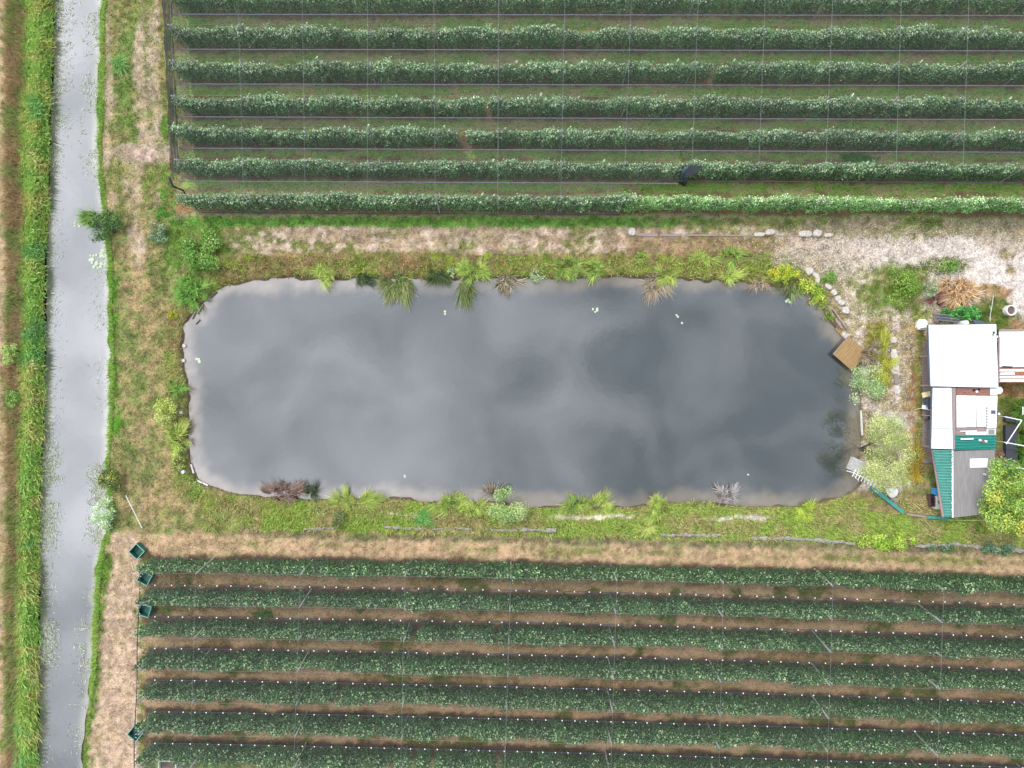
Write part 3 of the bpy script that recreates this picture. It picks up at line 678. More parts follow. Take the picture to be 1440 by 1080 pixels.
# bunched net
t = empty('bunched_net', P(966, 243, 0), label='dark grey bunched up net hanging over the sixth upper tree row', cat='net'); o = Vector(t.location)
mb = MB()
for q in (((967, 234, 3.9), (964, 240, 3.0), (962, 248, 1.8), (958, 257, .3)), ((969, 233, 3.8), (966, 242, 2.8), (965, 250, 1.6), (962, 259, .15)), ((964, 236, 3.6), (960, 244, 2.4), (958, 252, 1.0), (955, 256, .1))):
    mb.tube([P(*a_) - o for a_ in q], .13, 6, .22)
mb.put('hanging_folds', M['slate'], t, True)
V_ = [P(965, 233, 3.95) - o, P(992, 233, 3.9) - o, P(982, 241, 3.3) - o, P(972, 247, 2.7) - o, P(963, 250, 2.4) - o]
mb = MB(); mb.prism([(v_.x, v_.y) for v_ in V_], [v_.z - .02 for v_ in V_], [v_.z + .02 for v_ in V_]); mb.put('loose_flap', M['net_side'], t)
MB().tube([P(880, 270, 1.5), P(905, 262, 1.3), P(930, 253, 1.0), P(958, 248, .8)], .03, 5).put('net_edge_rope', M['greycord'], label='slanting rope and net edge between the last two upper rows', cat='rope')

# lower orchard
bot_cab = [(275, 267), (422, 412), (569, 563), (718, 709), (867, 858), (1017, 1010), (1171, 1162), (1327, 1316), (1484, 1474)]
xL = (196 - 720) / 960 * (H - RZ)
for i, r in enumerate(BOTROWS):
    tree_row(r, (206 - 720) / 14.5, XE, CB, 'dark green row of fruit trees, %s from the top in the lower orchard' % ORD[i], 'fruit tree rows of the lower orchard', ((586, 599),) if i == 2 else ())
    ra = midline(BOTROWS[i - 1], r) if i else off(r, 1.05); rb = midline(r, BOTROWS[i + 1]) if i < 6 else off(r, -1.6)
    net_strip(r, ra, rb, xL, XE, M['net_black'], SZ if i else 1.0, SZ, 'black hail net strip over the %s tree row of the lower orchard' % ORD[i], 'hail nets of the lower orchard', True, M['cord'], .035)
for j, c in enumerate(bot_cab):
    pts = []
    for i, r in enumerate(BOTROWS):
        yv = rowpy(r, c[0]); X = (cab_x(c, yv, 810, 1080) - 720) / 960 * (H - RZ); Y = float(row_y(r, X)); pts.append((X, Y, RZ + .07))
        post((X, Y, 0), 'grey concrete post in the %s lower row from the top, %s from the left' % (ORD[i], ORD[j]), 'concrete posts of the lower orchard')
    pts.append((pts[-1][0] * 2 - pts[-2][0], pts[-1][1] - 3.2, RZ + .07))
    MB().tube(pts, .009, 4).put('support_cable', M['steel'], label='thin steel cable crossing the lower orchard rows, %s from the left' % ORD[j], cat='cable', group='cables across the lower orchard')
for i, r in enumerate(BOTROWS):
    X = xL + .3; post((X + .1, float(row_y(r, X)), 0), 'slanting end post at the left end of the %s lower row' % ORD[i], 'end posts of the lower orchard', (0, R(-7), 0))
for i, r in enumerate(TOPROWS):
    X = leftX(i) + .4; post((X + .15, float(row_y(r, X)), 0), 'slanting end post at the left end of the %s upper row' % ORD[i], 'end posts of the upper orchard', (0, R(-6), 0))
t = empty('edge_rope', (xL, -17.5, 0), label='black net edge rope with white clips down the left side of the lower orchard', cat='rope')
MB().tube([(0.05 * math.sin(k * .8) - k * .035, 0 - k * 1.15, RZ - .1) for k in range(24)], .045, 5).put('cord', M['cord'], t)
y = -.4
while y > -25:
    link('clip', clip_me, t, (.12 + y * .03, y, RZ - .05)).scale = (.6, .6, .6); link('clip', clip_me, t, (.12 + y * .03, y - .3, RZ - .05)).scale = (.6, .6, .6); y -= 1.25 + random.uniform(-.3, .3)

# ------------------------------------------------------------ fruit bins
def fruit_bin(px, py, rz, label, z=0.0, tip=0.0):
    t = empty('fruit_bin', P(px, py, 0.0), rz, label=label, cat='fruit bin', group='green plastic fruit bins')
    a, hh, w = .56, .78, .05
    if tip: t.rotation_euler = (R(tip), 0, rz)
    MB().box(-a, a, -a, a, .1, .15).put('floor', M['binplastic'], t)
    for k in range(4):
        o_ = MB().box(-a, a, a - w, a - .005, .152, hh).put('wall', M['binplastic'], t); o_.rotation_euler = (0, 0, k * math.pi / 2)
        MB().box(-a - .03, a - .032, a - .045, a + .03, hh + .002, hh + .045).put('rim', M['binrim'], t).rotation_euler = (0, 0, k * math.pi / 2)
    for sx in (-.45, 0, .45): MB().box(sx - .07, sx + .07, -a, a, 0, .098).put('runner', M['binplastic'], t)
fruit_bin(198, 773, R(47), 'empty dark green fruit bin alone on the straw track above the lower orchard')
fruit_bin(209, 810, R(-28), 'empty green fruit bin under the net corner at the first lower row')
fruit_bin(209, 855, R(-18), 'empty green fruit bin between the first and second lower rows')
fruit_bin(196, 1026, R(52), 'empty green fruit bin poking out of the net between the fifth and sixth lower rows')
t = empty('crate_tower', P(246, 1070, 0), label='pale green rimmed tall crate with dark soil at the bottom edge near the lowest row', cat='crate')
for k in range(4):
    MB().box(-.85, .85, .78, .85, .1, 1.5).put('wall', M['cream'], t).rotation_euler = (0, 0, k * math.pi / 2)
    MB().box(-.90, .775, .775, .9, 1.502, 1.56).put('rim', mat('pale_green_paint', (.50, .62, .42), .5, noise=.1), t).rotation_euler = (0, 0, k * math.pi / 2)
MB().box(-.78, .78, -.78, .78, .3, 1.2).put('soil', M['soil'], t)
for k in range(7): MB().box(-.7 + k * .22, -.6 + k * .22, .80, .9, 1.56, 1.60).put('clip', M['clip'], t)

# ------------------------------------------------------------ plants
def tuft(name, px, py, rx, ry, h, cols, n, label, cat, lean=(0, 0), curve=.8, w=.05, group=None, zg=None):
    """a clump of arching blades: bent strips of three triangles' worth of faces"""
    n = int(n * 1.7); w *= .95; h *= .85
    c = P(px, py, 0); z0 = float(ground_z(c.x, c.y)[0]); z0 = max(z0, WP + .02) if zg is None else zg
    rx /= 14.0; ry /= 14.0
    K = max(4, int(rx * ry * 9)) + 4; ka = RS.rand(K) * 6.283; kq = RS.rand(K) ** .55
    kc = np.stack([np.cos(ka) * kq * rx * .72, np.sin(ka) * kq * ry * .72, np.zeros(K)], -1); kl = kc * .3 + RS.normal(size=(K, 3)) * np.array([.22, .22, 0]); kh = RS.uniform(.65, 1.15, K); kb = RS.uniform(.72, 1.2, K)
    ki = RS.randint(0, K, n); a = RS.rand(n) * 6.283; q = RS.rand(n) ** .7; ks = min(rx, ry, .55) * (.6 if curve < 1.15 else .7) * RS.uniform(.7, 1.3, K)[ki]; ks = ks + 0 * q
    b = kc[ki] + np.stack([np.cos(a) * q * ks * .4, np.sin(a) * q * ks * .4, np.zeros(n)], -1)
    out = kl[ki] + np.stack([np.cos(a) * ks, np.sin(a) * ks, np.zeros(n)], -1) * q[:, None] + RS.normal(size=(n, 3)) * np.array([.09, .09, 0]) + RS.normal(size=(n, 3)) * np.array([.12, .12, 0]) + np.array([lean[0], lean[1], 0])
    hh = h * RS.uniform(.6, 1.15, n) * kh[ki]; ww = w * RS.uniform(.7, 1.4, n)
    ta = RS.rand(n) * 6.283; tt = np.stack([np.cos(ta), np.sin(ta), np.zeros(n)], -1) * (ww / 2)[:, None]
    m1 = b + out * .35; m1[:, 2] = hh * .8; tip = b + out * (1 + curve * .3); tip[:, 2] = hh * (1 - .45 * curve * RS.rand(n))
    V_ = np.stack([b - tt, b + tt, m1 + tt * .8, m1 - tt * .8, tip + tt * .15, tip - tt * .15], 1).reshape(-1, 3)
    k = np.arange(n)[:, None] * 6; F_ = np.concatenate([k + np.array([0, 1, 2, 3]), k + np.array([3, 2, 4, 5])])
    ci = RS.randint(0, len(cols), n); cc = np.array([S(*x, 1.08) for x in cols])[ci] * RS.uniform(.55, 1.45, (n, 1)) * kb[ki][:, None]
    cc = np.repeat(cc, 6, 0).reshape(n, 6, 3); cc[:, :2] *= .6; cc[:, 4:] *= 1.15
    t = empty(name, (c.x, c.y, z0), label=label, cat=cat, group=group)
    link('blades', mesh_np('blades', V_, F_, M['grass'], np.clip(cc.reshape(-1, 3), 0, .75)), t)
    return t
def shrub(name, px, py, rx, ry, h, cols, n, label, cat, leaf=.12, zc=None, asp=.6, stems=5, clumps=18, hollow=.0, z0=None, flat=.5, group=None, lean=(0, 0)):
    zc = h * .6 if zc is None else zc; leaf *= 1.25; asp = max(asp, .5)
    c = P(px, py, zc); gz = float(ground_z(c.x, c.y)[0]); gz = max(gz, -.3) if z0 is None else z0
    base = Vector((c.x + lean[0], c.y + lean[1], gz)); rx /= 14.2; ry /= 14.2
    t = empty(name, base, label=label, cat=cat, group=group)
    cc = []
    for k in range(clumps):
        a = RS.rand() * 6.283; q = RS.rand() ** .5 * .82; zz = zc + (RS.rand() - .4) * h * flat * math.sqrt(max(0, 1 - q * q)) * 1.4
        cc.append((math.cos(a) * q * rx - lean[0], math.sin(a) * q * ry - lean[1], zz))
    cc = np.array(cc); k = RS.randint(0, clumps, n); rr = .55 * math.sqrt(rx * ry) / math.sqrt(clumps / 5)
    d = RS.normal(size=(n, 3)); d /= np.linalg.norm(d, axis=1)[:, None]; d *= (RS.rand(n) ** .4)[:, None] * np.array([rr * 1.25, rr * 1.25, rr * .8])
    pos = cc[k] + d; pos[:, 2] = np.maximum(pos[:, 2], .05)
    nr = d / (np.linalg.norm(d, axis=1)[:, None] + 1e-6) + RS.normal(size=(n, 3)) * .5 + np.array([0, 0, .6]); nr /= np.linalg.norm(nr, axis=1)[:, None]
    cb = np.array([S(*x, 1.12) for x in cols]); ck = RS.randint(0, len(cols), clumps)
    mixr = RS.rand(n) < .35; ci = np.where(mixr, RS.randint(0, len(cols), n), ck[k]); col = cb[ci] * RS.uniform(.55, 1.45, (n, 1))
    V_, F_, C_ = quads(pos, nr, leaf * RS.uniform(.6, 1.35, n), asp, np.clip(col, 0, .75))
    link('foliage', mesh_np('foliage', V_, F_, M['leaf'], C_), t)
    for s_ in range(stems):
        e = cc[s_ % clumps]; m1 = (e[0] * .3 + RS.normal() * .05, e[1] * .3, e[2] * .5)
        MB().tube([(RS.normal() * .05, RS.normal() * .05, -.1), m1, tuple(e * np.array([.85, .85, .8]))], max(.02, h * .012), 5, .006).put('stem', M['bark'], t)
    return t
YG = [(172, 192, 92), (146, 174, 76), (190, 198, 116)]; GR = [(124, 160, 78), (104, 144, 66), (146, 176, 90)]; DEAD = [(168, 152, 130), (140, 118, 96), (196, 182, 160)]
DK = [(74, 92, 62), (96, 112, 70), (58, 70, 56)]; SIL = [(164, 188, 142), (132, 160, 112), (190, 206, 168)]; OL = [(150, 160, 92), (176, 176, 104), (122, 136, 72)]
SED = [(104, 128, 66), (132, 150, 84), (168, 164, 118), (84, 104, 62)]
# west bank
shrub('shrub', 148, 320, 24, 25, 1.6, [(76, 112, 60), (104, 140, 66), (92, 120, 88)], 2600, 'dark green bush overhanging the east edge of the ditch below the upper orchard', 'bush', .13)
tuft('grass_tuft', 132, 308, 16, 14, 1.2, GR, 260, 'green reeds leaning over the ditch beside the dark bush', 'reeds', (-.5, .1))
shrub('shrub', 222, 328, 17, 16, 1.0, [(128, 152, 116), (150, 168, 138), (100, 128, 84)], 1300, 'grey green thistle-like plant left of the large green bush', 'plant', .13, asp=.35)
shrub('shrub', 285, 350, 30, 32, 1.8, [(122, 160, 74), (98, 142, 58), (148, 178, 96)], 3600, 'large loose green bush near the upper left corner of the pond', 'bush', .15)
tuft('grass_tuft', 272, 410, 26, 24, .9, [(122, 172, 78), (142, 186, 92), (104, 150, 66)], 1100, 'broad fan of long bright green grass at the upper left pond corner', 'grass clump', (-.1, -.1))
shrub('shrub', 242, 442, 8, 8, .6, [(206, 206, 50), (150, 178, 50)], 280, 'small yellow flowering plant left of the pond corner', 'plant', .10)
tuft('grass_tuft', 170, 92, 10, 14, .6, [(112, 158, 84), (130, 170, 94)], 420, 'round tuft of grass on the verge left of the upper orchard', 'grass clump')
shrub('shrub', 157, 676, 18, 22, 1.5, [(112, 132, 60), (150, 156, 80), (84, 106, 52)], 1900, 'olive green bush on the east edge of the lower ditch', 'bush', .14)
shrub('shrub', 144, 724, 19, 23, 1.5, SIL, 2600, 'silvery green willow bush at the ditch edge beside the two poles', 'bush', .13, asp=.35)
shrub('shrub', 231, 580, 18, 22, 1.5, [(178, 190, 96), (152, 166, 82), (196, 206, 124)], 1900, 'pale yellow green bush left of the pond at mid height', 'bush', .13)
tuft('grass_tuft', 253, 612, 14, 26, .9, YG, 800, 'bright yellow green sedge clump along the left pond edge', 'sedge', (.05, 0))
tuft('grass_tuft', 248, 545, 14, 12, .7, GR, 420, 'green grass clump on the left pond edge above the pale bush', 'grass clump')
shrub('shrub', 250, 650, 12, 13, .9, OL, 600, 'small olive shrub above the white bucket', 'bush', .11)
tuft('grass_tuft', 305, 735, 38, 8, .5, OL, 700, 'pale olive weeds at the left end of the lower pond bank', 'weeds')
for q in ((14, 505, 10, 16, 'top'), (60, 655, 8, 20, 'bottom')): pass
shrub('shrub', 14, 500, 13, 18, 1.2, [(168, 190, 110), (140, 168, 90)], 1000, 'pale green weed bush in the brown strip at the left picture edge', 'bush', .12)
shrub('shrub', 18, 560, 10, 14, 1.0, GR, 700, 'green weed bush in the brown strip below the pale one', 'bush', .12)
# upper pond edge
tuft('grass_tuft', 455, 386, 15, 12, .8, YG, 620, 'bright lime green grass clump, first on the upper pond edge from the left', 'grass clump', (0, -.1))
tuft('grass_tuft', 510, 392, 13, 11, .7, DK, 360, 'dark dead sedge clump right of the lime green clump', 'sedge', (0, -.3))
tuft('grass_tuft', 558, 398, 24, 20, 1.1, SED, 950, 'large drooping olive sedge hanging into the upper pond edge', 'sedge', (0, -.55), 1.2)
tuft('grass_tuft', 616, 389, 17, 13, .9, DK + SED[:1], 620, 'dark green sedge clump right of the large drooping sedge', 'sedge', (0, -.3))
shrub('shrub', 634, 384, 7, 8, .7, SIL, 240, 'small whitish weed beside the dark sedge clump', 'plant', .10)
tuft('grass_tuft', 665, 382, 26, 14, 1.0, YG + GR[:1], 1000, 'broad yellow green grass clump on the upper pond edge', 'grass clump', (.05, -.1))
tuft('grass_tuft', 655, 404, 12, 20, .9, SED, 320, 'thin drooping sedge below the broad yellow green clump', 'sedge', (0, -.6), 1.2)
tuft('grass_tuft', 710, 396, 22, 14, .7, DEAD + DK[:1], 520, 'brown dead sedge clump on the upper pond edge', 'dead sedge', (0, -.25), 1.1)
shrub('shrub', 757, 386, 12, 11, .8, SIL, 460, 'pale silvery plant on the upper pond edge', 'plant', .11, asp=.35)
tuft('grass_tuft', 798, 380, 21, 17, 1.0, YG + GR, 950, 'tall bright green grass clump right of the silvery plant', 'grass clump', (0, -.15))
tuft('grass_tuft', 833, 380, 14, 13, .8, YG + GR, 480, 'smaller green clump with yellow tips beside the tall bright clump', 'grass clump')
tuft('grass_tuft', 920, 399, 18, 15, .7, DEAD, 380, 'grey dead sedge hanging into the water on the upper edge', 'dead sedge', (0, -.35), 1.2)
tuft('grass_tuft', 938, 387, 17, 10, .7, YG, 520, 'yellow green clump right above the grey dead sedge', 'grass clump')
shrub('shrub', 903, 362, 11, 11, .7, [(150, 180, 76), (120, 156, 64)], 420, 'small green plant on the brown bank above the yellow green clump', 'plant', .10)
tuft('grass_tuft', 988, 364, 16, 9, .5, YG, 420, 'spiky yellow green plant on the brown bank, left of two', 'plant')
tuft('grass_tuft', 1028, 358, 16, 14, .7, YG + GR, 520, 'spiky green plant beside the pale stone chips', 'plant')
tuft('grass_tuft', 1062, 362, 14, 10, .5, OL, 380, 'olive grass clump between the spiky plant and the flowering clump', 'grass clump')
tuft('grass_tuft', 1023, 387, 12, 10, .6, YG, 380, 'small lime clump at the upper right pond edge', 'grass clump')
tuft('grass_tuft', 1068, 398, 12, 8, .5, DEAD, 220, 'dry tan sedge at the water near the flowering clump', 'dead sedge', (0, -.2))
shrub('shrub', 1103, 385, 24, 13, 1.0, [(204, 208, 66), (160, 188, 66), (216, 190, 60)], 1500, 'yellow flowering clump at the upper right pond corner', 'plant', .12, asp=.4)
tuft('grass_tuft', 1112, 404, 18, 12, .8, SED, 480, 'olive sedge drooping into the water under the yellow flowers', 'sedge', (0, -.3))
shrub('shrub', 1138, 401, 15, 13, .9, [(168, 192, 62), (118, 150, 60), (194, 206, 84)], 800, 'yellow green creeper beside the topmost corner stones', 'plant', .11)
shrub('shrub', 1154, 420, 15, 16, .9, [(190, 206, 66), (150, 180, 60), (108, 140, 58)], 1100, 'yellow green creeper spilling over the pond corner', 'plant', .11)
shrub('shrub', 1168, 445, 9, 8, .6, [(190, 200, 66), (96, 150, 60)], 330, 'small creeper patch on the stone edging above the plank', 'plant', .10)
shrub('shrub', 1167, 390, 13, 11, .6, [(104, 160, 62), (134, 180, 78)], 600, 'fresh green weed patch right of the corner stones', 'plant', .11)
# lower pond edge
tuft('grass_tuft', 398, 692, 34, 14, 1.0, [(150, 118, 110), (176, 156, 144), (120, 104, 84)], 850, 'reddish brown dead sedge on the lower pond edge, leftmost', 'dead sedge', (0, .25))
tuft('grass_tuft', 438, 690, 10, 10, .9, DK, 240, 'dark sedge beside the reddish dead sedge', 'sedge', (0, .2))
tuft('grass_tuft', 500, 705, 46, 11, .8, YG, 1300, 'long lime green grass clump on the lower pond edge', 'grass clump', (0, .12))
tuft('grass_tuft', 630, 711, 27, 17, 1.0, YG + GR[:1], 1200, 'arching yellow green grass clump left of the silvery willow shrub', 'grass clump', (0, .12))
tuft('grass_tuft', 667, 714, 14, 10, .8, YG, 450, 'small yellow green clump squeezed against the silvery willow shrub', 'grass clump')
tuft('grass_tuft', 592, 728, 9, 15, .6, [(104, 160, 84), (126, 176, 96)], 480, 'emerald green weed patch on the lower bank', 'plant')
shrub('shrub', 711, 711, 33, 27, 1.9, [(166, 192, 122), (140, 172, 98), (190, 208, 140)], 4200, 'large silvery green willow shrub on the lower pond edge', 'bush', .12, asp=.35)
tuft('grass_tuft', 692, 690, 16, 10, 1.1, DEAD, 160, 'pale dead twigs sticking out above the silvery willow shrub', 'dead twigs', (0, .25))
tuft('grass_tuft', 810, 711, 17, 11, .8, GR + YG, 620, 'green clump left half of the pair by the pale gravel', 'grass clump')
tuft('grass_tuft', 842, 708, 16, 11, .8, YG, 560, 'yellow green clump right half of the pair by the pale gravel', 'grass clump', (.1, .1))
tuft('grass_tuft', 920, 714, 21, 17, .9, YG, 1000, 'round lime green grass clump on the lower pond edge', 'grass clump')
tuft('grass_tuft', 907, 740, 12, 9, .6, YG + [(226, 218, 130)], 420, 'straw tipped grass below the round lime clump', 'grass clump')
tuft('grass_tuft', 985, 710, 20, 6, .4, OL, 420, 'low brownish grass at the lower water edge', 'grass clump')
tuft('grass_tuft', 1018, 698, 15, 14, .9, [(196, 188, 186), (166, 156, 152)], 280, 'pale grey dead shrub standing in the lower pond edge', 'dead twigs', (0, .2), .5, .07)
tuft('grass_tuft', 1130, 719, 13, 11, .5, [(186, 206, 84), (160, 190, 70)], 420, 'small lime green clump near the lower right pond corner', 'grass clump')
shrub('shrub', 476, 731, 13, 13, .9, [(104, 124, 76), (132, 146, 96)], 650, 'dull green weed bush on the lower bank above the straw track', 'bush', .11)
shrub('shrub', 1252, 762, 52, 13, .8, [(166, 204, 72), (128, 170, 60), (190, 214, 96)], 3000, 'long bright green ivy mound on the lower track verge', 'ivy', .12, stems=4, clumps=30)
shrub('shrub', 1325, 770, 24, 8, .5, [(120, 150, 112), (104, 132, 90)], 700, 'grey green weeds on the verge right of the ivy mound', 'weeds', .12, clumps=14)
shrub('shrub', 1405, 772, 26, 9, .7, [(98, 136, 100), (128, 156, 124)], 900, 'blue green weeds on the verge under the big yellow green tree', 'weeds', .13, clumps=14)
# right yard
shrub('shrub', 1268, 404, 30, 30, 1.3, [(126, 160, 62), (150, 176, 84), (108, 140, 56)], 3000, 'broad feathery green bush left of the dried orange plant', 'bush', .13, asp=.3)
shrub('shrub', 1336, 374, 16, 11, .9, [(110, 148, 66), (136, 166, 86)], 900, 'green weeds at the gravel edge above the dried orange plant', 'weeds', .12)
shrub('shrub', 1308, 408, 12, 13, .9, SIL, 500, 'silvery leaved plant between the feathery bush and the dried orange plant', 'plant', .12)
tuft('grass_tuft', 1316, 423, 12, 8, .5, [(130, 84, 84), (150, 110, 100)], 260, 'dark reddish dead stalks at the foot of the dried orange plant', 'dead twigs')
tuft('grass_tuft', 1343, 408, 28, 26, 1.0, [(226, 176, 128), (206, 150, 106), (238, 200, 158), (170, 130, 110)], 700, 'dried up orange brown palm-like plant in the gravel yard', 'dried plant', (0, 0), 1.3, .11)
shrub('shrub', 1348, 441, 26, 9, 1.2, [(76, 150, 66), (104, 172, 80), (60, 120, 56)], 1300, 'fresh green climbing leaves behind the north wall of the white shed', 'vine', .17)
shrub('shrub', 1369, 441, 9, 11, 1.3, [(84, 156, 78), (112, 176, 96)], 500, 'dark leaved vine end right of the small white box', 'vine', .18)
tuft('grass_tuft', 1295, 440, 14, 10, .6, OL, 420, 'olive weeds above the white block at the shed corner', 'weeds')
tuft('grass_tuft', 1240, 505, 12, 40, .8, [(184, 190, 62), (150, 168, 66), (196, 184, 84)], 1200, 'yellow green weeds along the path behind the wooden platform', 'weeds')
tuft('grass_tuft', 1218, 500, 17, 20, 1.5, DEAD, 420, 'bare grey twiggy bush over the wooden platform', 'dead bush', (0, 0), .8, .035)
shrub('shrub', 1222, 545, 26, 33, 2.4, [(150, 178, 124), (126, 158, 98), (176, 190, 146)], 3000, 'grey green bush leaning over the right pond edge below the platform', 'bush', .11, zc=1.7, asp=.35)
shrub('small_tree', 1250, 636, 46, 58, 4.6, [(166, 174, 104), (142, 158, 88), (190, 192, 132), (150, 164, 104)], 15000, 'thin leaved pale olive tree leaning over the right pond edge', 'tree', .10, zc=4.1, asp=.3, stems=16, clumps=46, lean=(-.6, 0), flat=.35)
shrub('broadleaf_tree', 1424, 702, 48, 62, 6.0, [(146, 176, 80), (122, 156, 72), (154, 180, 84), (176, 186, 84), (98, 138, 70), (136, 168, 76), (190, 184, 84), (112, 150, 70)], 15000, 'big yellow green tree over the lower right corner of the grey roof', 'tree', .155, zc=4.3, stems=14, clumps=44, flat=.4)
tuft('grass_tuft', 1432, 575, 12, 22, 1.4, [(104, 146, 60), (84, 124, 48), (136, 166, 80)], 700, 'tall green grass at the right edge beside the white frame', 'grass clump', (.15, 0))
tuft('grass_tuft', 1434, 625, 10, 25, 1.2, [(104, 146, 60), (84, 124, 48)], 600, 'tall green grass right of the black ground cloth', 'grass clump', (.1, 0))
shrub('shrub', 1406, 650, 8, 17, .7, [(156, 118, 108), (180, 146, 136)], 500, 'reddish bare shrub between the grey roof and the black cloth', 'bush', .09)
tuft('grass_tuft', 1287, 655, 11, 30, .6, [(186, 136, 60), (150, 160, 60), (196, 170, 70)], 600, 'orange tinged weeds beside the green trapezoid roof', 'weeds')
shrub('seedling', 276, 1069, 13, 4, .9, [(170, 226, 96), (150, 206, 80)], 420, 'vivid light green seedlings beside the crate at the bottom edge', 'plant', .10)

# lily pads
def pads(px, py, n, r, z, label, rr=.16):
    c = P(px, py, z); t = empty('lily_pads', (c.x, c.y, z), label=label, cat='lily pads')
    for k in range(n):
        a = random.uniform(0, 6.28); q = random.random() ** .5 * r / 14; s = rr * random.uniform(.6, 1.2)
        pts = [(math.cos(a) * q + math.cos(b_ * .698) * s, math.sin(a) * q + math.sin(b_ * .698) * s) for b_ in range(9)]
        MB().prism(pts, .005 + k * .0012, .02 + k * .0012).put('pad', M['pad'], t)
pads(140, 364, 34, 14, WD, 'pale cluster of lily pads in the ditch below the dark bush')
pads(107, 318, 6, 5, WD, 'tiny group of lily pads near the middle of the ditch', .1)
pads(277, 507, 5, 4, WP, 'three pale leaves floating near the left pond shore', .14)
pads(836, 435, 5, 4, WP, 'small white leaves floating below the tall bright clump', .11)
pads(951, 444, 3, 3, WP, 'two pale leaves floating near the upper shore, right of centre', .11)
pads(959, 455, 1, 1, WP, 'single white leaf floating just below the pair', .12)
pads(1108, 424, 3, 3, WP, 'white scraps floating near the upper right pond corner', .12)
pads(626, 440, 2, 2, WP, 'pale scrap floating below the broad yellow green clump', .12)
pads(1052, 666, 2, 2, WP, 'pale speck floating near the lower right shore', .08)
pads(568, 670, 2, 2, WP, 'pale speck floating near the lower shore, left of centre', .10)

# ------------------------------------------------------------ stones, kerbs, poles
def stone(px, py, lx, ly, hz, rz, label, mt='stone', cat='stone', name='stone', group='stones edging the pond corner', sk=.18):
    c = P(px, py, hz); g = float(ground_z(c.x, c.y)[0]); g = max(g, WP)
    a, b_ = lx / 28, ly / 28; pts = []
    for (x, y) in ((-a, -b_ * .5), (-a * .6, -b_), (a * .6, -b_), (a, -b_ * .5), (a, b_ * .5), (a * .6, b_), (-a * .6, b_), (-a, b_ * .5)):
        pts.append((x * (1 + random.uniform(-sk, sk)), y * (1 + random.uniform(-sk, sk))))
    mb = MB(); n_ = len(pts); mb.prism(pts, -.1, hz * .75)
    base = len(mb.v) - n_; mb.f.pop(1)   # replace the flat top by a smaller raised one
    top = len(mb.v)
    for x, y in pts: mb.v.append((x * .84, y * .84, hz * random.uniform(.94, 1.06)))
    for i in range(n_): j = (i + 1) % n_; mb.f.append((base + i, base + j, top + j, top + i))
    mb.f.append(tuple(top + i for i in range(n_)))
    return mb.put(name, M[mt], loc=(c.x, c.y, g), rz=R(rz), label=label, cat=cat, group=group)
for q in ((1139, 381, 10, 9, .3, 20, 'pale pointed stone, topmost of the curved edging at the upper right pond corner'),
          (1148, 387, 11, 7, .25, -38, 'pinkish oblong stone second from the top of the corner edging'),
          (1150, 394, 6, 8, .2, -10, 'small brownish stone under the second stone of the corner edging'),
          (1166, 403, 11, 6, .25, -42, 'grey brown flat stone in the middle of the corner edging'),
          (1174, 411, 9, 8, .3, -50, 'grey pink stone just above the two white blocks'),
          (1179, 419, 8, 8, .35, 20, 'white squarish stone, upper of the two white blocks'),
          (1184, 425, 9, 7, .35, -35, 'white oblong stone, lower of the two white blocks'),
          (1190, 436, 9, 10, .35, 15, 'cream triangular stone at the lower end of the stone curve'),
          (1192, 471, 11, 8, .3, -40, 'white flat slab against the wooden platform')):
    stone(*q)
for q in ((889, 325, 9, 10, .3, 0, 'pale squarish stone at the left end of the kerb line on the upper track'),
          (1068, 329, 16, 6, .25, 0, 'low white stone, leftmost of the group on the upper track kerb'),
          (1084, 326, 12, 8, .35, 5, 'tall white stone beside the leftmost low one'),
          (1134, 328, 17, 9, .35, 3, 'wide white boulder, largest on the upper track kerb'),
          (1151, 327, 12, 10, .4, -15, 'pinkish white boulder right of the widest one'),
          (1165, 330, 12, 6, .25, 0, 'flat white stone at the right end of the boulders')):
    stone(*q, group='white stones on the upper track')
def slab(px0, py0, px1, py1, w, h, label, mt='pinkwood', name='kerb_stone', cat='kerb', z=0.0, group=None):
    a = P(px0, py0, 0); b_ = P(px1, py1, 0); d = b_ - a; c = (a + b_) / 2
    return MB().box(-d.length / 2, d.length / 2, -w / 2, w / 2, z - .04, z + h).put(name, M[mt], loc=(c.x, c.y, 0), rz=math.atan2(d.y, d.x), label=label, cat=cat, group=group)
slab(897, 330, 925, 331, .3, .12, 'pale thin kerb piece, leftmost on the upper track'); slab(928, 331, 958, 331, .22, .1, 'pale thin kerb piece right of the leftmost one')
slab(962, 331, 1010, 331, .16, .1, 'long thin kerb piece below the brown bank weeds'); slab(1013, 331, 1060, 332, .14, .08, 'long thin kerb piece left of the white stones')
slab(1092, 332, 1126, 332, .14, .08, 'thin kerb piece between the white stones')
slab(1166, 437, 1183, 462, .16, .2, 'weathered plank edging the pond below the stone curve', 'pinkwood', 'edging_plank', 'plank')
slab(1170, 435, 1189, 462, .12, .24, 'second weathered plank lying just right of the first', 'pinkwood', 'edging_plank', 'plank')
slab(1178, 460, 1187, 469, .5, .12, 'short brown board in the water above the white slab', 'ply', 'edging_plank', 'plank', WP)
slab(1210, 577, 1212, 612, .12, .15, 'thin pale board retaining the right pond bank', 'cream', 'edging_plank', 'plank')
for i, (x, y, l) in enumerate(((1257, 478, 8), (1258, 498, 14), (1260, 514, 15), (1262, 548, 12))):
    stone(x, y, 9, l, .14, 3, 'pale path slab east of the pond, %s from the top' % ORD[i], group='path slabs', name='path_slab', cat='slab', sk=.08)
stone(1261, 533, 6, 16, .2, 2, 'grey weathered board standing among the path slabs', 'deckwood', 'board', 'wood_block', None, .05)
stone(1263, 594, 15, 9, .12, 0, 'white rectangular paving slab by the thin olive tree', 'oldwhite', 'slab', 'paving_slab', None, .05)
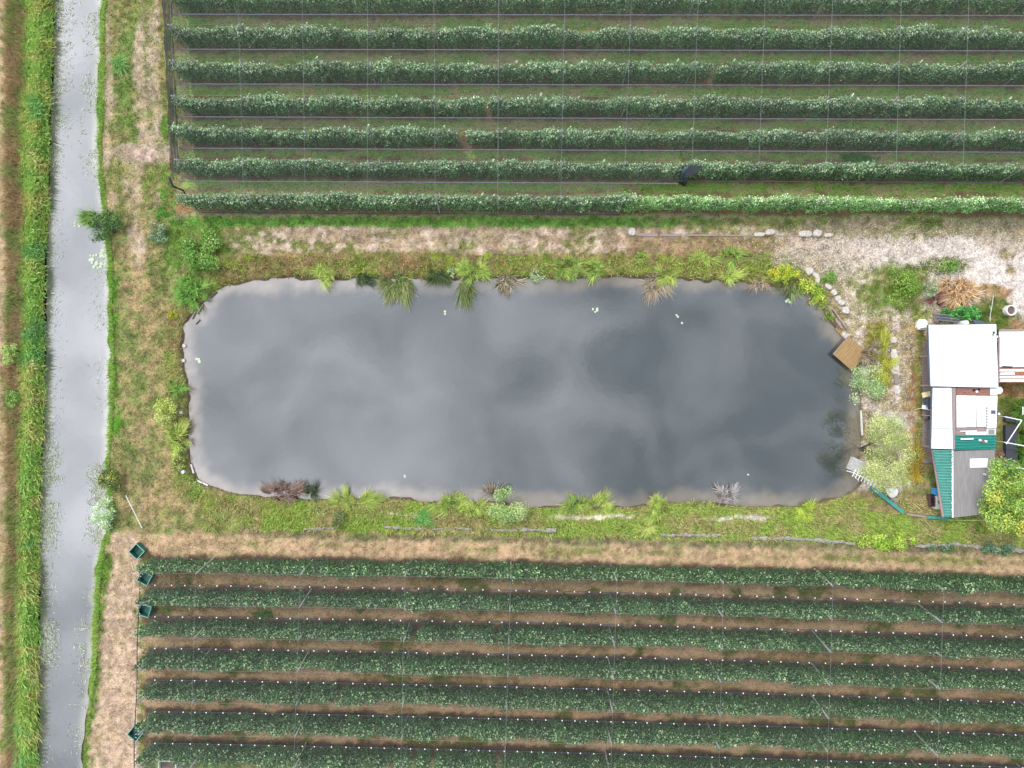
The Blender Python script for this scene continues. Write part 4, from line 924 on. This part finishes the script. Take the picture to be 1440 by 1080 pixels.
stone(1255, 692, 15, 15, .16, 25, 'white rounded slab next to the green plank', 'oldwhite', 'slab', 'paving_slab', None, .15)
stone(1259, 703, 11, 6, .14, -20, 'brown flat stone below the white rounded slab', 'pinkwood', 'stone', 'stone', None)
for i, (a_, b_) in enumerate((((268, 448), (274, 437)), ((276, 441), (284, 428)), ((273, 455), (279, 449)), ((294, 418), (303, 410)))):
    slab(*a_, *b_, .13, .1, ['pale board edging at the upper left pond corner, outermost', 'pale board edging touching the water at the upper left corner', 'short floating board at the upper left pond corner', 'dark board edging below the dry roots'][i], 'pinkwood' if i != 3 else 'bark', 'edging_board', 'board', -.25)
for i, (a_, b_) in enumerate((((267, 653), (271, 666)), ((276, 676), (284, 680)), ((283, 679), (291, 683)))):
    slab(*a_, *b_, .13, .12, ['curved pale board beside the white bucket', 'small weathered board at the lower left pond corner', 'white tipped board at the lower left pond corner'][i], 'oldwhite', 'edging_board', 'board', -.28)
for i, (x, y) in enumerate(((256, 486), (255, 507), (254, 580))): stone(x, y, 5, 5, .2, 0, 'small pale rock on the left pond rim, %s from the top' % ORD[i], group='rocks on the left rim')
def cylinder(mb, cx_, cy_, r0, r1, z0, z1, n=20):
    b = len(mb.v)
    for k in range(n): a = 6.28318 * k / n; mb.v.append((cx_ + r0 * math.cos(a), cy_ + r0 * math.sin(a), z0))
    for k in range(n): a = 6.28318 * k / n; mb.v.append((cx_ + r1 * math.cos(a), cy_ + r1 * math.sin(a), z1))
    mb.f.append(tuple(b + k for k in range(n))[::-1]); mb.f.append(tuple(b + n + k for k in range(n)))
    for k in range(n): k2 = (k + 1) % n; mb.f.append((b + k, b + k2, b + n + k2, b + n + k))
    return mb
def ring(mb, r0, r1, z0, z1, n=24):
    b = len(mb.v)
    for r_, z_ in ((r0, z0), (r1, z0), (r1, z1), (r0, z1)):
        for k in range(n): a = 6.28318 * k / n; mb.v.append((r_ * math.cos(a), r_ * math.sin(a), z_))
    for q in range(4):
        for k in range(n): k2 = (k + 1) % n; q2 = (q + 1) % 4; mb.f.append((b + q * n + k, b + q * n + k2, b + q2 * n + k2, b + q2 * n + k))
    return mb
t = empty('bucket', P(259, 663, 0), label='small white bucket at the lower left pond corner', cat='bucket')
ring(MB(), .15, .17, 0, .35, 14).put('wall', M['clip'], t); cylinder(MB(), 0, 0, .15, .15, .02, .28, 14).put('content', M['clip'], t)
for i, (a_, b_) in enumerate((((177, 697, 1.6), (200, 743, .1)), ((190, 695, 1.5), (209, 735, .1)))):
    MB().tube([P(*a_), P(*b_)], .045 if i == 0 else .03, 6).put('metal_pole', M['clip' if i == 0 else 'steel'], label=['longer white pole leaning beside the silvery willow bush', 'thinner grey pole lying parallel right of the white pole'][i], cat='pole')
# well ring
t = empty('well_ring', P(1417, 437, 0), label='round concrete well ring filled with dark soil in the yard grass', cat='well ring')
ring(MB(), .42, .53, 0, .55).put('ring', M['whitesheet'], t); cylinder(MB(), 0, 0, .42, .42, .02, .36).put('soil', M['soil'], t)
# rolls of old netting along the lower track
def roll(pts, r, label):
    t_ = []
    P0 = [P(x, y, 0) for x, y in pts]
    for i in range(len(P0) - 1):
        n_ = max(2, int((P0[i + 1] - P0[i]).length / .28))
        for k in range(n_): t_.append(P0[i].lerp(P0[i + 1], k / n_))
    t_.append(P0[-1])
    for q in t_: q.z = r * .7 + random.uniform(-.04, .04); q.y += random.uniform(-.06, .06)
    mb = MB(); mb.tube(t_, r, 7)
    for i in range(len(t_)):
        f_ = random.uniform(.45, 1.25)
        for k in range(7):
            v_ = Vector(mb.v[i * 7 + k]); v_ = t_[i] + (v_ - t_[i]) * f_ * random.uniform(.75, 1.25); mb.v[i * 7 + k] = tuple(v_)
    mb.put('net_roll', M['roll'], label=label, cat='net roll', group='rolls of old net along the lower track')
roll([(428, 744), (470, 742)], .13, 'faint grey roll of old net, leftmost on the lower track verge'); roll([(540, 741), (594, 743)], .16, 'grey roll of old net above the emerald weeds')
roll([(606, 744), (640, 742), (664, 744)], .13, 'lumpy grey roll of old net under the arching clump'); roll([(690, 745), (728, 745)], .18, 'short grey roll of old net under the silvery willow shrub')
roll([(732, 744), (782, 746)], .22, 'straight thick roll of old net below the pale gravel'); roll([(930, 752), (960, 752), (1014, 753)], .18, 'grey brown roll of old net right of the round lime clump')
roll([(1055, 757), (1115, 757), (1160, 760), (1200, 764)], .2, 'long wavy roll of old net left of the ivy mound'); roll([(1285, 768), (1340, 765), (1395, 771), (1445, 775)], .2, 'long roll of old net right of the ivy mound')

# ------------------------------------------------------------ platform, railing, green plank fence
def quadpts(pp, z): return [(P(x, y, z).x, P(x, y, z).y) for x, y in pp]
c0 = P(1196, 497, .25); t = empty('wooden_platform', (c0.x, c0.y, 0), R(-41), label='square brown wooden platform jutting over the right pond edge', cat='platform')
for k in range(9): MB().box(-1.25 + k * .28, -.985 + k * .28, -1.2, 1.2, .20, .25).put('plank', M['ply'], t)
for k in (-.9, .9): MB().box(-1.25, 1.26, k - .05, k + .05, .1, .197).put('beam', M['bark'], t)
for sx in (-1.1, 1.1):
    for sy in (-.9, .9): MB().box(sx - .05, sx + .05, sy - .05, sy + .05, -1.1, .098).put('leg', M['bark'], t)
MB().box(-1.30, -1.26, -1.2, 1.2, .16, .28).put('edge_board', M['deckwood'], t)
# small jetty slab + white railing
c0 = P(1204, 655, .1); t = empty('concrete_step', (c0.x, c0.y, 0), R(-24), label='pale concrete landing at the lower right pond corner', cat='landing')
for k in range(4): MB().box(-.62, .7, -.62 + k * .33, -.30 + k * .33, -.5, .12 + .004 * (k % 2)).put('slab', M['concrete'], t)
a_ = P(1199, 664, 1.0); b_ = P(1232, 681, 1.0); d = b_ - a_; t = empty('railing', (a_.x, a_.y, 0), math.atan2(d.y, d.x), label='small white slatted railing beside the concrete landing', cat='railing')
MB().box(0, d.length, -.035, .035, .93, 1.0).put('top_rail', M['clip'], t)
for k in range(8):
    x = .15 + k * (d.length - .3) / 7; MB().box(x - .035, x + .035, -.42, .42, 1.003, 1.04).put('slat', M['clip'], t)
for x in (.1, d.length - .1): MB().box(x - .04, x + .04, -.04, .04, -.8, .928).put('post', M['clip'], t)
MB().tube([(.3, -.2, .95), (1.3, -.45, .3)], .03, 5).put('brace', M['clip'], t)
a_ = P(1227, 686, .3); b_ = P(1270, 720, .3); d = b_ - a_
def board(p0, p1, w, z0, z1, name, mt, label, cat):
    a1 = P(p0[0], p0[1], z1); b1 = P(p1[0], p1[1], z1); dd = b1 - a1
    return MB().box(0, dd.length, -w / 2, w / 2, z0, z1).put(name, M[mt], loc=(a1.x, a1.y, 0), rz=math.atan2(dd.y, dd.x), label=label, cat=cat)
board((1227, 686), (1271, 721), .32, .0, .5, 'green_barrier', 'greenplank', 'long green board running from the railing to the lower grass', 'board')
board((1275, 723), (1303, 727), .2, .0, .35, 'grey_board', 'pinkwood', 'short grey brown board between the two green boards', 'board')
board((1304, 727), (1334, 730), .26, .0, .4, 'green_barrier', 'greenplank', 'short green board at the foot of the trapezoid roof', 'board')
t = MB().tube([P(1334, 731, .5), P(1362, 732, .52), P(1392, 731, .5)], .03, 5).put('thin_pipe', M['yellow'], label='thin pale pipe below the grey roof', cat='pipe')
MB().tube([P(1391, 731, .3), P(1391, 760, .3)], .02, 5).put('wire_line', M['pinkwood'], label='thin brownish wire down from the end of the pale pipe', cat='wire')

# ------------------------------------------------------------ shed with patchwork roof
base = P(1355, 590, 0); t = empty('patchwork_shed', (base.x, base.y, 0), label='long low shed with white, green and grey patchwork roof right of the pond', cat='shed')
o = Vector((base.x, base.y, 0))
def roofpart(name, pp, zs, mt, th=.06, parent=None, kindz=None):
    pts = [P(x, y, z) - o for (x, y), z in zip(pp, zs)]
    pts = pts[::-1]   # photo order clockwise (y down) -> make counter clockwise
    z2 = [z for z in zs][::-1]
    # P flips y, so a clockwise picture order is clockwise seen from above too; reversed is ccw
    return MB().prism([(q.x, q.y) for q in pts], [z - th for z in z2], z2).put(name, M[mt], parent or t)
# walls, 8-10 cm inside the roof edges
def wallring(pp, ztop, west=1.75):
    pts = [P(x, y, 2.6) - o for x, y in pp]; c = sum(pts, Vector()) / len(pts)
    pts = [q + (c - q).normalized() * .18 + Vector((west if q.x < c.x else 0, 0, 0)) for q in pts][::-1]
    for i in range(len(pts)):
        a1, b1 = pts[i], pts[(i + 1) % len(pts)]; dd = b1 - a1
        w_ = MB().box(.08, dd.length - .002, 0, .08, -.05, ztop).put('wall', M['wall'], t); w_.location = (a1.x, a1.y, 0); w_.rotation_euler = (0, 0, math.atan2(dd.y, dd.x))
wallring([(1307, 458), (1402, 456), (1404, 545), (1309, 544)], 2.6)
wallring([(1312, 547), (1402, 547), (1399, 630), (1311, 630)], 2.28)
wallring([(1314, 634), (1398, 634), (1391, 722), (1329, 726)], 2.05, 1.3)
for (x_, y_) in ((1308.5, 460), (1309.5, 500), (1310, 542), (1312, 585), (1312, 629)):
    q = P(x_, y_, 2.3) - o; MB().box(-.05, .05, -.05, .05, .1, 2.3).put('veranda_post', M['pinkwood'], t).location = (q.x + .12, q.y, 0)
# west windows and door
for (y0, y1) in ((478, 496), (512, 528)):
    a1 = P(1307.5, y0, 2.6) - o; b1 = P(1308, y1, 2.6) - o
    f_ = MB().box(a1.x + 1.62, a1.x + 1.67, b1.y, a1.y, 1.0, 2.0).put('window', M['clip'], t)
    MB().box(a1.x + 1.6, a1.x + 1.618, b1.y + .08, a1.y - .08, 1.08, 1.92).put('pane', M['glass'], f_)
a1 = P(1312, 565, 2.5) - o; f_ = MB().box(a1.x + 1.6, a1.x + 1.65, a1.y - .9, a1.y, .02, 2.0).put('door', M['greenplank'], t); MB().box(a1.x + 1.55, a1.x + 1.598, a1.y - .8, a1.y - .7, 1.0, 1.05).put('handle', M['steel'], f_)
# white main roof in sheets (long joints)
def lerp2(a, b, s): return (a[0] + (b[0] - a[0]) * s, a[1] + (b[1] - a[1]) * s)
n_ = 5; A, B, C_, D = (1306, 457), (1401, 456), (1404, 545), (1309, 543)
for k in range(n_):
    s0, s1 = k / n_ + .0008, (k + 1) / n_ - .0008; z0 = 2.75 + .10 * s0; z1 = 2.75 + .10 * s1
    roofpart('roof_sheet', [lerp2(A, B, s0), lerp2(A, B, s1), lerp2(D, C_, s1), lerp2(D, C_, s0)], [z0 + .0, z1, z1, z0], 'whitepaint')
roofpart('gutter', [(1304, 457), (1306, 457), (1309, 543), (1307, 543)], [2.7] * 4, 'slate', .12)
# white lower strip
for k in range(3):
    s0, s1 = k / 3 + .004, (k + 1) / 3 - .004; A, B, C_, D = (1312, 545), (1338, 545), (1340, 632), (1310, 631)
    roofpart('roof_sheet', [lerp2(A, D, s0), lerp2(B, C_, s0), lerp2(B, C_, s1), lerp2(A, D, s1)], [2.5, 2.62, 2.62, 2.5], 'whitepaint')
roofpart('gutter', [(1309.5, 545), (1311.6, 545), (1309.6, 632), (1307.8, 632)], [2.42] * 4, 'slate', .1)
roofpart('ridge_board', [(1338.5, 545), (1344, 545), (1343, 632), (1340.5, 632)], [2.55] * 4, 'pinkwood', .08)
roofpart('lower_deck', [(1344.4, 545), (1403, 545), (1400.5, 612), (1343.4, 612)], [2.38] * 4, 'pinkwood', .06)
for k in range(4): roofpart('batten', [(1345, 546.6 + k * 2.3), (1392, 546.6 + k * 2.3), (1392, 548.2 + k * 2.3), (1345, 548.2 + k * 2.3)], [2.42] * 4, 'rust', .035)
roofpart('white_sheet', [(1392.6, 546), (1403, 546), (1402.6, 556), (1392.6, 556)], [2.46] * 4, 'whitepaint', .03)
for k in range(3):
    x0 = 1344 + k * 14.7 + (0 if k else 1); roofpart('white_sheet', [(x0, 556 + .4 * k), (x0 + 14.2, 556 + .4 * k), (x0 + 14.0, 601 - k * .5), (x0 + .4, 601 - k * .5)], [2.50 + .01 * k] * 4, 'whitesheet', .04)
roofpart('white_sheet', [(1388.5, 557), (1402.8, 557), (1401.2, 602), (1388, 602)], [2.54] * 4, 'whitepaint', .04)
for k in range(7): roofpart('screw_cap', [(1386.4, 573 + k * 4), (1389, 573 + k * 4), (1389, 574.6 + k * 4), (1386.4, 574.6 + k * 4)], [2.58] * 4, 'steel', .03)
roofpart('skylight', [(1394, 577), (1400, 577), (1400, 582), (1394, 582)], [2.585] * 4, 'slate', .04)
roofpart('loose_board', [(1345, 602.5), (1374, 601.5), (1374, 604), (1345, 605)], [2.46] * 4, 'deckwood', .04)
roofpart('loose_board', [(1350, 605.6), (1374, 605), (1374, 607), (1350, 607)], [2.46] * 4, 'oldwhite', .04)
roofpart('loose_sheet', [(1358, 607.5), (1387, 607), (1387, 611.5), (1358, 611.5)], [2.49] * 4, 'whitepaint', .04)
roofpart('window_frame', [(1387.6, 603), (1400.6, 603), (1400.3, 611.5), (1387.6, 611.5)], [2.47] * 4, 'oldwhite', .04)
roofpart('pane', [(1390, 604), (1398.5, 604), (1398.5, 610.5), (1390, 610.5)], [2.49] * 4, 'glass' if False else 'steel', .02)
# stain-like scraps on roof junction
for i, (x, y) in enumerate(((1368, 548), (1372, 550), (1375, 547))): roofpart('tile_scrap', [(x, y), (x + 3, y - 1), (x + 4, y + 1.6), (x + 1, y + 2.4)], [2.5] * 4, ('dark', 'clip', 'dark')[i], .05)
# corrugated green sheets: real folds
def corrugated(name, A, B, C_, D, zA, zB, zC, zD, folds, mt, amp=.035):
    """A-B is the upper edge, D-C the lower; ribs run from A-B direction, stacked from A to D"""
    pa, pb, pc, pd = [P(x, y, z) - o for (x, y), z in zip((A, B, C_, D), (zA, zB, zC, zD))]
    V_ = []; n2 = folds * 4
    for k in range(n2 + 1):
        s = k / n2; l = pa.lerp(pd, s); r_ = pb.lerp(pc, s); dz = amp * (1 if k % 4 in (0, 1) else -1)
        for q, off_ in ((l, 0), (r_, 0)): V_.append((q.x, q.y, q.z + dz))
    nt = len(V_)
    for v_ in V_[:]: V_.append((v_[0], v_[1], v_[2] - .015))
    F_ = []
    for k in range(n2): a = k * 2; F_.append((a, a + 2, a + 3, a + 1)); F_.append((nt + a, nt + a + 1, nt + a + 3, nt + a + 2)); F_.append((a, nt + a, nt + a + 2, a + 2)); F_.append((a + 1, a + 3, nt + a + 3, nt + a + 1))
    me = bpy.data.meshes.new(name); me.from_pydata(V_, [], F_); me.update(); me.materials.append(M[mt]); return link(name, me, t)
corrugated('green_roof_sheet', (1342, 612), (1401, 611.5), (1400.5, 631), (1341, 633), 2.55, 2.55, 2.35, 2.35, 5, 'greenroof', .08)
corrugated('green_roof_sheet', (1311.5, 632.6), (1339.5, 633.4), (1339.8, 727), (1328, 727), 2.32, 2.42, 2.2, 2.1, 24, 'greenroof_pale', .10)
roofpart('ridge_cap', [(1351, 616.5), (1369, 616), (1369, 618), (1351, 618.4)], [2.62] * 4, 'clip', .03)
for i, (x, y) in enumerate(((1377, 619), (1381, 621), (1385, 620.5))): stone_ = roofpart('weight_stone', [(x, y - 1.6), (x + 3.6, y - 1), (x + 3.4, y + 1.4), (x + .6, y + 1.6)], [2.68] * 4, ('clip', 'rust', 'oldwhite')[i], .12)
# grey roofing felt strips
A, B, C_, D = (1341, 634), (1399.5, 632.5), (1392, 722), (1340.5, 728); n_ = 5
for k in range(n_):
    s0, s1 = k / n_, (k + 1) / n_ + .004; zz = 2.24 + .008 * k
    roofpart('felt_strip', [lerp2(A, B, s0), lerp2(A, B, min(s1, 1)), lerp2(D, C_, min(s1, 1)), lerp2(D, C_, s0)], [zz + .04, zz + .04, zz, zz], 'greyroof', .05)
roofpart('verge_board', [(1338.6, 632.5), (1340.8, 632.5), (1341, 728), (1338.9, 728)], [2.46] * 4, 'oldwhite', .05)
for k in range(9): roofpart('ridge_clip', [(1338.2, 636 + k * 10), (1339.6, 636 + k * 10), (1339.6, 638 + k * 10), (1338.2, 638 + k * 10)], [2.50] * 4, 'clip', .03)
roofpart('fascia', [(1310.4, 633), (1311.8, 633), (1328, 727), (1325, 727)], [2.2] * 4, 'pinkwood', .12)
f_ = roofpart('roof_light', [(1364.5, 645), (1389.5, 644.5), (1388.5, 657.5), (1364.5, 658)], [2.37] * 4, 'whitepaint', .08)
roofpart('light_panel', [(1366, 646), (1376.4, 646), (1376.4, 656.6), (1366, 656.6)], [2.40] * 4, 'clip', .028)
MBc = cylinder(MB(), 0, 0, .12, .1, 2.2, 2.5, 12).put('vent_pipe', M['cream'], t); q = P(1385, 667, 2.4) - o; MBc.location = (q.x, q.y, 0)
roofpart('dark_panel', [(1368, 450), (1378, 451), (1398, 457), (1372, 456.4)], [1.9, 1.9, 1.9, 1.9], 'slate', .05)
# dish and lamp on east wall
q = P(1405, 549, 2.4) - o; dsh = cylinder(MB(), 0, 0, .1, .34, 2.3, 2.42, 20).put('dish', M['clip'], t); dsh.location = (q.x, q.y, 0)
q = P(1404.5, 582, 2.3) - o; dsh = cylinder(MB(), 0, 0, .06, .12, 2.2, 2.35, 12).put('lamp', M['clip'], t); dsh.location = (q.x, q.y, 0)
# clutter at roof corner
for (x, y, mt_) in ((1397, 468, 'dark'), (1396, 471, 'steel'), (1402, 471, 'dark'), (1401.5, 474, 'clip')): roofpart('bracket', [(x, y - 2), (x + 2, y - 2), (x + 2, y + 1), (x, y + 1)], [2.95] * 4, mt_, .12)
t_shed = t
# annex
base2 = P(1440, 500, 0); t = empty('white_annex', (base2.x, base2.y, 0), label='white sheet roofed annex with rusty lower edge at the right picture edge', cat='shed'); o = Vector((base2.x, base2.y, 0))
wallring([(1406, 465), (1474, 464), (1474, 536), (1406, 537)], 2.2)
for k in range(6):
    y0 = 466 + k * 8.4; roofpart('roof_sheet', [(1404.8, y0), (1476, y0 - .6), (1476, y0 + 7.8), (1404.8, y0 + 8.1)], [2.36 - .01 * k] * 4, 'oldwhite' if k % 2 else 'whitesheet', .04)
roofpart('ridge_board', [(1405, 463), (1476, 462.4), (1476, 465.4), (1405, 465.8)], [2.44] * 4, 'pinkwood', .08)
roofpart('rusty_sheet', [(1405, 516.6), (1476, 516), (1476, 538), (1405, 538)], [2.24] * 4, 'rust', .03)
for k in range(4):
    y0 = 519 + k * 4.8; x1 = (1470, 1427, 1476, 1460)[k]
    roofpart('white_slat', [(1406 + k % 2, y0), (x1, y0 - .3), (x1, y0 + 3.2), (1405.6, y0 + 3.5)], [2.29] * 4, 'whitesheet', .03)
roofpart('edge_pipe', [(1404.2, 474), (1406, 474), (1405.4, 538), (1403.9, 538)], [2.52] * 4, 'pinkwood', .06)
roofpart('broken_strip', [(1409, 514.6), (1425, 515.4), (1422, 517), (1410, 516.2)], [2.36] * 4, 'dark', .03)
# ------------------------------------------------------------ deck and things round the shed
c0 = P(1297, 480, 0); t = empty('wooden_deck', (c0.x, c0.y, 0), label='narrow grey wooden deck along the west wall of the shed', cat='deck')
dk_len = 12.2; k = 0; y = 0.0
while y < dk_len:
    MB().box(-.05, 1.15 + (.12 if y > 6 else 0), -y - .215, -y, .08, .12 + random.uniform(0, .012)).put('plank', M['deckwood'], t); y += .235
for x in (.1, .9): MB().box(x - .04, x + .04, -dk_len, 0, -.05, .077).put('joist', M['bark'], t)
stone(1298, 456, 14, 15, .5, 2, 'square white block at the upper left corner of the shed', 'clip', 'block', 'white_block', None, .04)
t = empty('pipe_stack', P(1325, 449, 0), R(-6), label='stack of dark blue and grey metal pipes behind the white shed roof', cat='pipes')
for k in range(5): MB().tube([(-1.4 + k * .1, .32 - k * .14, .9), (1.2 - k * .05, .32 - k * .14, .9)], .05, 6).put('pipe', M['slate' if k % 2 else 'steel'], t)
for x in (-.9, .8): MB().box(x - .05, x + .05, -.4, .45, 0, .848).put('support', M['pinkwood'], t)
stone(1359, 453.5, 9, 6, 1.2, 0, 'small white box against the north wall between the vines', 'clip', 'box', 'white_box', None, .05)
MB().tube([P(1392, 452, 2.0), P(1393, 441, 1.8), P(1395, 430, 1.4), P(1397, 416, .6)], .03, 5).put('dry_vine', M['cream'], label='thin pale dry branch rising from the shed roof corner into the yard', cat='branch')
MB().tube([P(1394, 436, 1.6), P(1391.5, 429, 1.5)], .018, 4).put('dry_twig', M['cream'], label='short pale twig forking off the dry branch', cat='twig')
board((1297, 556), (1310, 553), .5, 1.0, 1.05, 'yellow_board', 'yellow', 'pale yellow board over the deck by the shed wall', 'board')
# white stool and black chair
t = empty('folding_chair', P(1300, 573, 0), R(-8), label='white and black folding chair on the wooden deck', cat='chair')
MB().box(-.25, .25, -.22, .22, .55, .6).put('seat', M['clip'], t); MB().box(-.6, -.254, -.2, .2, .55, .62).put('backrest', M['clip'], t)
cylinder(MB(), .12, -.05, .12, .12, .603, .66, 12).put('cushion', M['dark'], t)
for sx in (-.2, .2):
    for sy in (-.18, .18): MB().box(sx - .02, sx + .02, sy - .02, sy + .02, .12, .548).put('leg', M['dark'], t)
MB().tube([(-.5, -.15, .5), (-.75, -.2, .35), (-.95, -.35, .15)], .03, 5).put('strap', M['cream'], t)
t = empty('black_chair', P(1303, 586, 0), R(5), label='black chair on the deck below the white and black one', cat='chair')
MB().box(-.12, .28, -.22, .2, .5, .54).put('seat', M['dark'], t); MB().box(.282, .33, -.22, .2, .4, .95).put('backrest', M['dark'], t); MB().box(-.55, .1, -.3, -.23, .52, .58).put('armrest', M['dark'], t)
for sx in (-.08, .24):
    for sy in (-.18, .16): MB().box(sx - .02, sx + .02, sy - .02, sy + .02, .12, .498).put('leg', M['dark'], t)
MB().box(-.2, .2, -.9, .0, .12, .9).put('dark_cabinet', M['slate'], loc=P(1308, 560, .9) - Vector((0, 0, .9)), label='narrow dark cabinet against the shed wall below the yellow board', cat='cabinet')
# blue crate, sink unit, maroon crate
t = empty('blue_crate', P(1314, 690, 0), R(-4), label='bright blue box above the cream appliance beside the green roof', cat='box')
MB().box(-.32, .32, -.3, .3, 0, .6).put('body', M['blue'], t); MB().box(-.36, .36, -.34, .34, .602, .68).put('lid', M['blue'], t); MB().box(-.36, .36, -.44, -.345, .3, .6).put('band', M['dark'], t)
t = empty('old_appliance', P(1315.5, 704, 0), R(0), label='cream appliance with dark round opening below the blue box', cat='appliance')
MB().box(-.36, .42, -.72, .62, 0, .8).put('body', M['cream'], t); ring(MB(), .18, .24, .803, .84, 18).put('rim', M['dark'], t); cylinder(MB(), 0, 0, .18, .18, .802, .82, 18).put('drum', M['maroon'], t)
t = empty('maroon_crate', P(1306.5, 703, 0), R(4), label='narrow dark maroon crate left of the cream appliance', cat='crate')
MB().box(-.2, .2, -.6, .6, 0, .1).put('floor', M['maroon'], t)
for a1 in ((-.24, -.202, -.6, .6), (.202, .235, -.6, .6)): MB().box(*a1, 0, .6).put('wall', M['maroon'], t)
for k in range(5): MB().box(-.2, .2, -.58 + k * .26, -.46 + k * .26, .45, .5).put('slat', M['dark'], t)
# white frame and black cloth at right edge
t = empty('pole_frame', P(1426, 620, 0), label='white pole frame over black ground cloth at the right edge', cat='frame'); o = Vector(t.location)
for a1, b1 in (((1413, 586, 1.9), (1437, 591, 2.0)), ((1437, 591, 2.0), (1415, 624.5, 1.9)), ((1413, 622, 1.9), (1446, 628, 2.0)), ((1415, 653, 1.9), (1446, 661, 2.0)), ((1438.5, 572, 2.0), (1438.5, 583, 2.0))):
    MB().tube([P(*a1) - o, P(*b1) - o], .05, 6).put('bar', M['clip'], t)
for q in ((1413, 586), (1413, 622), (1415, 653), (1446, 628), (1446, 661)):
    p1 = P(*q, 1.9) - o; MB().tube([(p1.x, p1.y, 0), (p1.x, p1.y, 1.86)], .04, 6).put('upright', M['clip'], t)
for i, pp in enumerate((((1414, 598), (1431, 598), (1431, 632), (1414.5, 632)), ((1414.5, 632.3), (1431, 632.3), (1431, 662), (1415, 662)), ((1414, 584), (1440, 586), (1440, 597), (1414, 592)))):
    pts = [P(x, y, .4) for x, y in pp][::-1]; c_ = sum(pts, Vector()) / 4
    MB().prism([(q.x - c_.x, q.y - c_.y) for q in pts], 0, .4).put('planting_bed', M['cord'], loc=(c_.x, c_.y, 0), label=['upper black cloth covered bed under the white pole frame', 'lower black cloth covered bed under the white pole frame', 'small dark bed at the top of the white pole frame'][i], cat='planting bed', group='black covered beds')
print('objects', len(bpy.data.objects))
